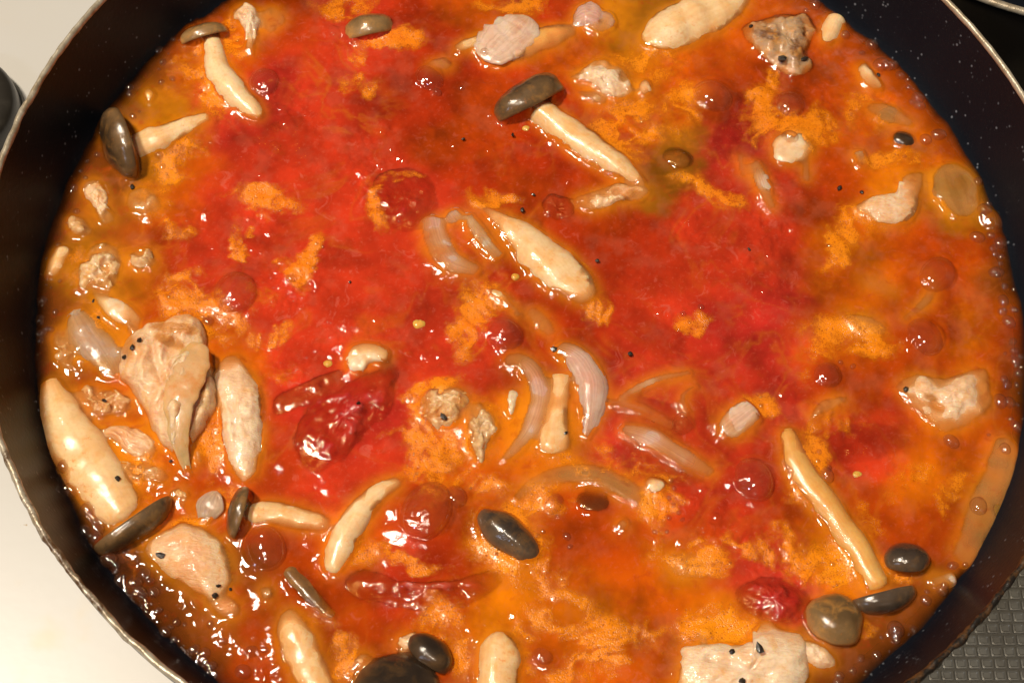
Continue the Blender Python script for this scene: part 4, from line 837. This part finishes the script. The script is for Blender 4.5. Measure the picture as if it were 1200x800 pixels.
frid = np.clip(1 - np.abs(fbm(fq, 95, 4, 661, 0.6)) * 1.7, 0, 1)
fm *= np.clip(0.50 + 0.62 * frid + 0.35 * fbm(flat3, 190, 4, 441), 0, 1.2)
fm += 0.22 * np.clip(fbm(flat3, 110, 4, 451), 0, 1)
# foam hangs on around things that break the surface
FM = np.clip(g(fm), 0, 1)

# big translucent bubbles (x, y, r px) and small ones
BIG = [(309, 97, 18), (276, 344, 26), (835, 113, 21), (926, 122, 17), (500, 600, 34), (311, 641, 27), (884, 562, 25), (1084, 395, 22), (1098, 322, 22), (648, 590, 13), (503, 92, 16), (592, 391, 22), (970, 440, 16), (636, 768, 12), (243, 376, 6.5), (341, 326, 6.5), (969, 556, 9), (533, 583, 14), (925, 163, 8), (600, 750, 0)]
SMALLB = [(152, 103, 5), (186, 60, 5), (203, 47, 4), (202, 92, 4), (189, 96, 4), (114, 181, 4), (84, 190, 3.5), (50, 352, 6), (47, 374, 6), (45, 390, 4), (84, 574, 10), (104, 597, 10), (118, 612, 8), (100, 622, 8), (128, 656, 10), (157, 654, 9), (169, 673, 9), (168, 699, 6), (66, 553, 5), (90, 620, 6), (284, 786, 10), (294, 762, 8), (262, 750, 5), (228, 761, 7), (206, 728, 5), (246, 730, 5), (310, 760, 5),
          (1146, 277, 8), (1182, 377, 8), (1161, 258, 13), (1174, 300, 4), (1173, 308, 3.5), (1172, 470, 9), (1146, 594, 11), (1143, 615, 6), (1127, 631, 7), (1050, 737, 10), (1051, 749, 5), (1028, 766, 6), (1085, 703, 7), (1174, 536, 7), (1187, 400, 5), (1176, 352, 7), (1033, 76, 9), (1046, 78, 6), (955, 6, 7), (1100, 158, 8), (1085, 163, 7), (1010, 770, 5), (1000, 785, 5), (983, 797, 7), (1115, 516, 9), (1180, 450, 6), (1165, 290, 5),
          (786, 562, 4), (790, 572, 3.5), (784, 583, 3.5), (790, 592, 4), (796, 600, 3.5), (800, 608, 3), (784, 606, 3.5), (782, 622, 3), (768, 622, 4), (629, 628, 4), (636, 622, 3.5), (186, 181, 5), (190, 194, 4.5), (541, 102, 4), (512, 108, 5), (568, 65, 5), (960, 529, 4), (958, 540, 3.5), (976, 660, 4), (972, 548, 3.5), (1000, 428, 4), (985, 424, 3.5), (822, 358, 4), (801, 366, 4), (808, 376, 3), (664, 628, 5), (668, 640, 4)]
r2 = np.random.default_rng(11)
def rim_cluster(px0, py0, n, spread, rmax):      # simmering bubbles crowd along the wall
    q0 = U(px0, py0); a0 = math.atan2(q0[1], q0[0])
    for _ in range(n):
        a = a0 + r2.normal(0, spread); rr = 0.1316 - abs(r2.normal(0, 0.0030))
        x, y = to_px(np.array([rr * math.cos(a), rr * math.sin(a), 0.0004]))
        if -20 < x < 1220 and -20 < y < 820: SMALLB.append((float(x), float(y), float(r2.uniform(1.8, 4) if r2.random() < 0.6 else r2.uniform(4, rmax))))
for c_ in [(46, 365, 14, 0.08, 6), (85, 590, 18, 0.10, 9), (130, 660, 16, 0.10, 9), (200, 745, 16, 0.10, 8), (60, 520, 8, 0.08, 6), (1178, 380, 14, 0.10, 7), (1190, 470, 12, 0.08, 8), (1150, 600, 12, 0.08, 8), (1050, 740, 14, 0.10, 8), (1150, 260, 12, 0.08, 8), (1040, 85, 10, 0.07, 7), (150, 105, 10, 0.10, 5), (85, 200, 8, 0.08, 5), (960, 10, 8, 0.06, 6)]: rim_cluster(*c_)
cand = np.stack([r2.uniform(60, 1150, 4000), r2.uniform(10, 790, 4000)], 1); cnt = 0
for x, y in cand:       # tiny bubbles caught in the foam
    q = U(x, y)
    if np.hypot(q[0], q[1]) < 0.128 and bil(FM, q[0], q[1]) > 0.62 and bil(T, q[0], q[1]) < 0.0002:
        SMALLB.append((x, y, float(r2.choice([1.6, 1.9, 2.3, 2.8, 3.4], p=[.3, .3, .2, .13, .07])))); cnt += 1
        if cnt >= 130: break

# surface height
wav = fbm(flat3, 55, 2, 501) * 0.00055 + fbm(flat3, 150, 3, 511) * 0.00028
pul = fbm(flat3, 330, 4, 521, 0.6) * 0.00016
rip = np.abs(fbm(flat3, 120, 3, 531)) * -0.0005
edge_agit = g(sstep(0.112, 0.130, RAD.ravel())) * sstep(0, 420, 1000 - PXX) * sstep(380, 560, PYY)      # boiling along the near left wall
spk = sstep(0.25, 0.8, g(fbm(flat3, 70, 3, 561)) + 0.3) * PULP
H0 = g(wav) + g(pul) * (0.3 + 0.3 * PULP + 2.6 * spk) + g(fbm(flat3, 240, 3, 541) * 0.00042) * edge_agit + g(rip) * (0.4 + 0.8 * edge_agit)
E = (T > H0).astype(float)
men = blur(E, 4, 2)
H = H0 + 0.0011 * men * (1 - 0.35 * E)
H += 0.0006 * np.exp(-((WALL - H0 + 0.0004) / 0.0025) ** 2)
for (x, y, r) in BIG + [b for b in SMALLB if b[2] > 4.5]:
    if r < 1: continue
    q = U(x, y); R_ = r * PXS(x, y); d = np.hypot(GX - q[0], GY - q[1])
    H += np.where(d < 4 * R_, 0.10 * R_ * np.exp(-((d - R_) / (0.35 * R_)) ** 2), 0) + np.where(d < R_, (0.42 if r > 11 else 0.2) * R_ * (1 - (d / R_) ** 2), 0)
H += 0.00012 * FM
# broth clings to the flanks of whatever breaks the surface, thinning upwards
ee = (T - H) * 1e3
HPRE = H.copy()
reach = np.clip(1.0 + 0.8 * g(fbm(flat3, 230, 3, 571)), 0.3, 2.0)
filmz = 0.50 * np.clip(1 - np.clip(ee, 0, None) / reach, 0, 1) ** 1.6
H = np.where(T > -0.006, np.maximum(H, T + np.where(ee > -1.2, filmz, 0) * 1e-3 - np.where(ee >= reach, 0.0006, 0)), H)
H = np.where(T > -0.006, 0.5 * H + 0.5 * blur(H, 1, 1), H)
# thin broth over or beside pale food: scattered glow painted into the broth colour (cream, then amber, then broth)
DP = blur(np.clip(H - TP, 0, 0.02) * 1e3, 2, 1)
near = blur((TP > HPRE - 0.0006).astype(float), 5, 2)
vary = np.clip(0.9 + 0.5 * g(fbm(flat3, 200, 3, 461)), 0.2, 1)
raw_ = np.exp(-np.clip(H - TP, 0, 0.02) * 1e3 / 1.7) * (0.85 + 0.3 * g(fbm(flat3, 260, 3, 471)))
glow_amt = np.clip(np.maximum(np.minimum(blur(raw_, 4, 2) * 1.05, 1), 0.5 * near * vary), 0, 1).reshape(-1, 1)
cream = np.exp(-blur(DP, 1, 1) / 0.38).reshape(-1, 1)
GLOW_COL = cream * np.array([0.82, 0.50, 0.22]) + (1 - cream) * np.array([0.80, 0.27, 0.012])
BCOL = BCOL * (1 - 0.85 * glow_amt) + 0.85 * glow_amt * GLOW_COL * 0.88
DEP = np.clip(H - TW, 0, 0.02) * 1e3        # mm of liquid over whatever lies below
DEPB = blur(DEP, 2, 1)
pale_m = blur((TP > -0.01).astype(float), 2, 1)
wallish = blur(((H - WALL) < 0.006).astype(float) * (T < -0.01), 2, 1)      # thin broth over the black wall stays see-through
kmm = (1.3 + 1.5 * wallish) * (1 - pale_m) + 0.42 * pale_m
OPAC = 1 - np.exp(-(np.maximum(DEPB, 0) / kmm))
TINT = np.stack([np.exp(-DEPB * s) for s in (0.03, 0.35, 1.2)], 2)

# ---- liquid material
m, nt, out = new_mat('tomato_broth'); P = pos(nt)
c = attr(nt, 'col', 'Color'); pu = attr(nt, 'pulp')
n1 = nz(nt, P, 900, 4, 0.65); n2 = nz(nt, P, 260, 4, 0.6, 0.4); n3 = nz(nt, P, 2600, 2, 0.6)
c = mixc(nt, mth(nt, 'MULTIPLY', ramp(nt, n2, 0.52, 0.74), 0.42), c, (0.34, 0.035, 0.006))
c = mixc(nt, mth(nt, 'MULTIPLY', ramp(nt, n1, 0.54, 0.74), mth(nt, 'ADD', 0.05, mth(nt, 'MULTIPLY', pu, 0.22))), c, (0.66, 0.14, 0.075))
c = mixc(nt, mth(nt, 'MULTIPLY', ramp(nt, n3, 0.62, 0.78), 0.08), c, (0.78, 0.24, 0.05))
c = mixc(nt, mth(nt, 'MULTIPLY', ramp(nt, nz(nt, P, 180, 5, 0.7, 1.2), 0.58, 0.68), mth(nt, 'MULTIPLY', pu, 0.32)), c, (0.62, 0.16, 0.11))
hb = mth(nt, 'ADD', mth(nt, 'MULTIPLY', n1, mth(nt, 'ADD', 0.12, mth(nt, 'MULTIPLY', pu, 0.7))), mth(nt, 'MULTIPLY', n2, 0.5))
nb = bump(nt, hb, 0.30, 0.00035)
df = N(nt, 'ShaderNodeBsdfDiffuse', {'Color': c, 'Normal': bump(nt, hb, 0.35, 0.0004)}).outputs[0]
tr = N(nt, 'ShaderNodeBsdfTransparent', {'Color': attr(nt, 'tint', 'Color')}).outputs[0]
body = N(nt, 'ShaderNodeMixShader', {0: attr(nt, 'opac'), 1: tr, 2: df}).outputs[0]
gl = N(nt, 'ShaderNodeBsdfGlossy', {'Color': (1, 1, 1, 1), 'Roughness': 0.05, 'Normal': nb}).outputs[0]
fr = N(nt, 'ShaderNodeFresnel', {'IOR': 1.40, 'Normal': nb}).outputs[0]
nt.links.new(N(nt, 'ShaderNodeMixShader', {0: fr, 1: body, 2: gl}).outputs[0], out.inputs[0]); M['broth'] = m

# ---- foam material: packed tiny bubbles, open towards its edges
m, nt, out = new_mat('orange_foam'); P = pos(nt)
f = attr(nt, 'foam')
v1 = vor(nt, P, 2300); v2 = vor(nt, P, 800)
cell = ramp(nt, v1, 0.10, 0.55); cell2 = ramp(nt, v2, 0.06, 0.30)
c = attr(nt, 'col', 'Color')
c = mixc(nt, ramp(nt, nz(nt, P, 240, 3), 0.4, 0.7), c, mixc(nt, 0.35, c, (0.85, 0.27, 0.02)))
c = mixc(nt, mth(nt, 'MULTIPLY', mth(nt, 'SUBTRACT', 1.0, cell), 0.40), c, (0.46, 0.075, 0.004))
c = mixc(nt, mth(nt, 'MULTIPLY', mth(nt, 'MULTIPLY', mth(nt, 'SUBTRACT', 1.0, cell2), ramp(nt, nz(nt, P, 500, 2), 0.42, 0.55)), 0.75), c, (0.30, 0.05, 0.006))
ed = mth(nt, 'ADD', f, mth(nt, 'ADD', mth(nt, 'MULTIPLY', mth(nt, 'SUBTRACT', nz(nt, P, 1100, 4, 0.7), 0.5), 0.50), mth(nt, 'MULTIPLY', mth(nt, 'SUBTRACT', cell, 0.7), 0.12)))
al = mth(nt, 'MULTIPLY', ramp(nt, ed, 0.22, 1.02), 0.90)
hb = mth(nt, 'ADD', cell, mth(nt, 'MULTIPLY', cell2, 1.2))
nb = bump(nt, hb, 0.4, 0.00016)
pb = N(nt, 'ShaderNodeBsdfPrincipled', {'Base Color': c, 'Roughness': 0.22, 'Specular IOR Level': 0.4, 'Normal': nb}).outputs[0]
tr = N(nt, 'ShaderNodeBsdfTransparent').outputs[0]
nt.links.new(N(nt, 'ShaderNodeMixShader', {0: al, 1: tr, 2: pb}).outputs[0], out.inputs[0]); M['foam'] = m

# ---- bubble films: thick broth skin on the big domes, clear film on the small ones
def film(name, edge, dcol, dmax, base_r, fres):
    m, nt, out = new_mat(name)
    lw = N(nt, 'ShaderNodeLayerWeight', {'Blend': 0.30}).outputs['Facing']
    tr = N(nt, 'ShaderNodeBsdfTransparent', {'Color': mixc(nt, ramp(nt, lw, 0.2, 0.95), (0.97, 0.94, 0.92), edge)}).outputs[0]
    df = N(nt, 'ShaderNodeBsdfDiffuse', {'Color': rgb(dcol)}).outputs[0]
    b_ = N(nt, 'ShaderNodeMixShader', {0: mth(nt, 'ADD', 0.04, mth(nt, 'MULTIPLY', ramp(nt, lw, 0.0, 1.0), dmax)), 1: tr, 2: df}).outputs[0]
    gl = N(nt, 'ShaderNodeBsdfGlossy', {'Color': (1, 1, 1, 1), 'Roughness': 0.06}).outputs[0]
    fr = mth(nt, 'ADD', base_r, mth(nt, 'MULTIPLY', mth(nt, 'POWER', lw, 3.0), fres))
    nt.links.new(N(nt, 'ShaderNodeMixShader', {0: fr, 1: b_, 2: gl}).outputs[0], out.inputs[0])
    return m
M['bubble'] = film('broth_skin', (0.86, 0.74, 0.66), (0.50, 0.125, 0.045), 0.20, 0.07, 0.25)
M['bubble_clear'] = film('clear_film', (0.30, 0.20, 0.14), (0.42, 0.18, 0.09), 0.15, 0.10, 0.45)

def grid_mesh(name, mask, Z, mat, parent, attrs, kind=None):
    """cells of the grid whose four corners are in mask -> one mesh"""
    q = mask[:-1, :-1] & mask[1:, :-1] & mask[:-1, 1:] & mask[1:, 1:]
    jj, ii = np.nonzero(q)
    if len(jj) == 0: return None
    a = jj * nx + ii
    quads = np.stack([a, a + 1, a + nx + 1, a + nx], 1)
    used, inv = np.unique(quads, return_inverse=True); quads = inv.reshape(quads.shape)
    co = np.stack([GX.ravel()[used], GY.ravel()[used], Z.ravel()[used]], 1)
    me = bpy.data.meshes.new(name)
    me.vertices.add(len(co)); me.vertices.foreach_set('co', co.astype(np.float32).ravel())
    nf = len(quads); me.loops.add(nf * 4); me.polygons.add(nf)
    me.loops.foreach_set('vertex_index', quads.astype(np.int32).ravel())
    me.polygons.foreach_set('loop_start', np.arange(0, nf * 4, 4, dtype=np.int32))
    me.polygons.foreach_set('use_smooth', np.ones(nf, bool))
    me.update(calc_edges=True); me.validate()
    for k, v in attrs.items():
        if v.ndim == 2 and v.shape[-1] == 3 and v.shape[0] == GX.size:
            at = me.attributes.new(k, 'FLOAT_COLOR', 'POINT'); at.data.foreach_set('color', np.hstack([v[used], np.ones((len(used), 1))]).astype(np.float32).ravel())
        else:
            at = me.attributes.new(k, 'FLOAT', 'POINT'); at.data.foreach_set('value', v.ravel()[used].astype(np.float32))
    me.materials.append(mat)
    o = bpy.data.objects.new(name, me); COL.objects.link(o)
    if parent is not None: o.parent = parent
    if kind: o['kind'] = kind
    return o
broth = bpy.data.objects.new('tomato_broth', None); COL.objects.link(broth); THINGS.append(broth); broth['_org'] = (0, 0, 0)
tag(broth, 'bubbling red and orange tomato broth filling the black pan', 'broth')
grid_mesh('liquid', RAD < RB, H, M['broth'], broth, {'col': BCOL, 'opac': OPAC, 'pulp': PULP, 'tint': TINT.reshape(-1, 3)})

# foam, one patch per connected island
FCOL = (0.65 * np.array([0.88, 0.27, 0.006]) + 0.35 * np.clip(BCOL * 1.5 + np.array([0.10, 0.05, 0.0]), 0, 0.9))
onfood = T - HPRE
FZ = np.maximum(H, np.where(onfood < 0.0008, T, -1)) + 0.00018
fmask = (FM > 0.10) & (RAD < 0.1318) & (onfood < 0.0004)
lab = np.where(fmask, np.arange(GX.size).reshape(GX.shape), -1)
for _ in range(400):        # grow labels to connected islands
    L2 = lab.copy()
    for ax in (0, 1):
        for s in (1, -1):
            for st in (1, 4):
                pass
            L2 = np.where(fmask, np.maximum(L2, np.roll(lab, s, ax)), -1)
    # jump along: take the label of the cell the label points at
    flatL = L2.ravel(); ok = flatL >= 0
    flatL[ok] = np.maximum(flatL[ok], flatL[flatL[ok]])
    L2 = flatL.reshape(lab.shape)
    if np.array_equal(L2, lab): break
    lab = L2
ids, cn = np.unique(lab[lab >= 0], return_counts=True)
small = np.zeros(GX.shape, bool)
for i, n_ in sorted(zip(ids, cn), key=lambda t: -t[1]):
    mk = lab == i if n_ > 150 else None
    if mk is None: continue
    grid_mesh('foam_patch', mk, FZ, M['foam'], broth, {'foam': FM, 'col': FCOL})
smallids = ids[cn <= 150]
grid_mesh('foam_flecks', np.isin(lab, smallids), FZ, M['foam'], broth, {'foam': FM, 'col': FCOL}, 'stuff')

def dome(seg, rings, mat):
    V = [(0, 0, 1.0)]
    for k in range(1, rings + 1):
        a = k / rings * math.radians(100)
        for j in range(seg): V.append((math.sin(a) * math.cos(2 * math.pi * j / seg), math.sin(a) * math.sin(2 * math.pi * j / seg), math.cos(a)))
    Fc = [(0, 1 + j, 1 + (j + 1) % seg) for j in range(seg)]
    for k in range(rings - 1):
        for j in range(seg):
            a = 1 + k * seg + j; b = 1 + k * seg + (j + 1) % seg
            Fc.append((a, a + seg, b + seg, b))
    me = bpy.data.meshes.new('bubble'); me.from_pydata(V, [], Fc); me.polygons.foreach_set('use_smooth', [True] * len(Fc)); me.materials.append(mat); me.update()
    return me
DB, DC, DS = dome(36, 12, M['bubble']), dome(28, 9, M['bubble_clear']), dome(10, 4, M['bubble_clear'])
for (x, y, r) in BIG + SMALLB:
    if r < 1: continue
    q = U(x, y, 0.0006)
    if r < 9 and bil(T, q[0], q[1]) > bil(HPRE, q[0], q[1]) - 0.0002 and np.hypot(q[0], q[1]) > 0.115: continue
    R_ = r * PXS(x, y)
    o = bpy.data.objects.new('bubble', DB if r > 11 else DC if r > 4 else DS); COL.objects.link(o); o.parent = broth
    zz = max(bil(H, q[0], q[1]) - (0.36 if r > 11 else 0.15) * R_, bil(T, q[0], q[1]) if bil(T, q[0], q[1]) < 0.004 else 0)
    o.location = (q[0], q[1], zz - 0.12 * R_); fl_ = 0.70 if r > 11 else 0.85
    sx_ = 1 + 0.13 * math.sin(x * 1.7 + y); o.scale = (R_ * sx_, R_ / sx_, R_ * fl_); o.rotation_euler.z = x * 0.37


for o in THINGS: del o['_org']
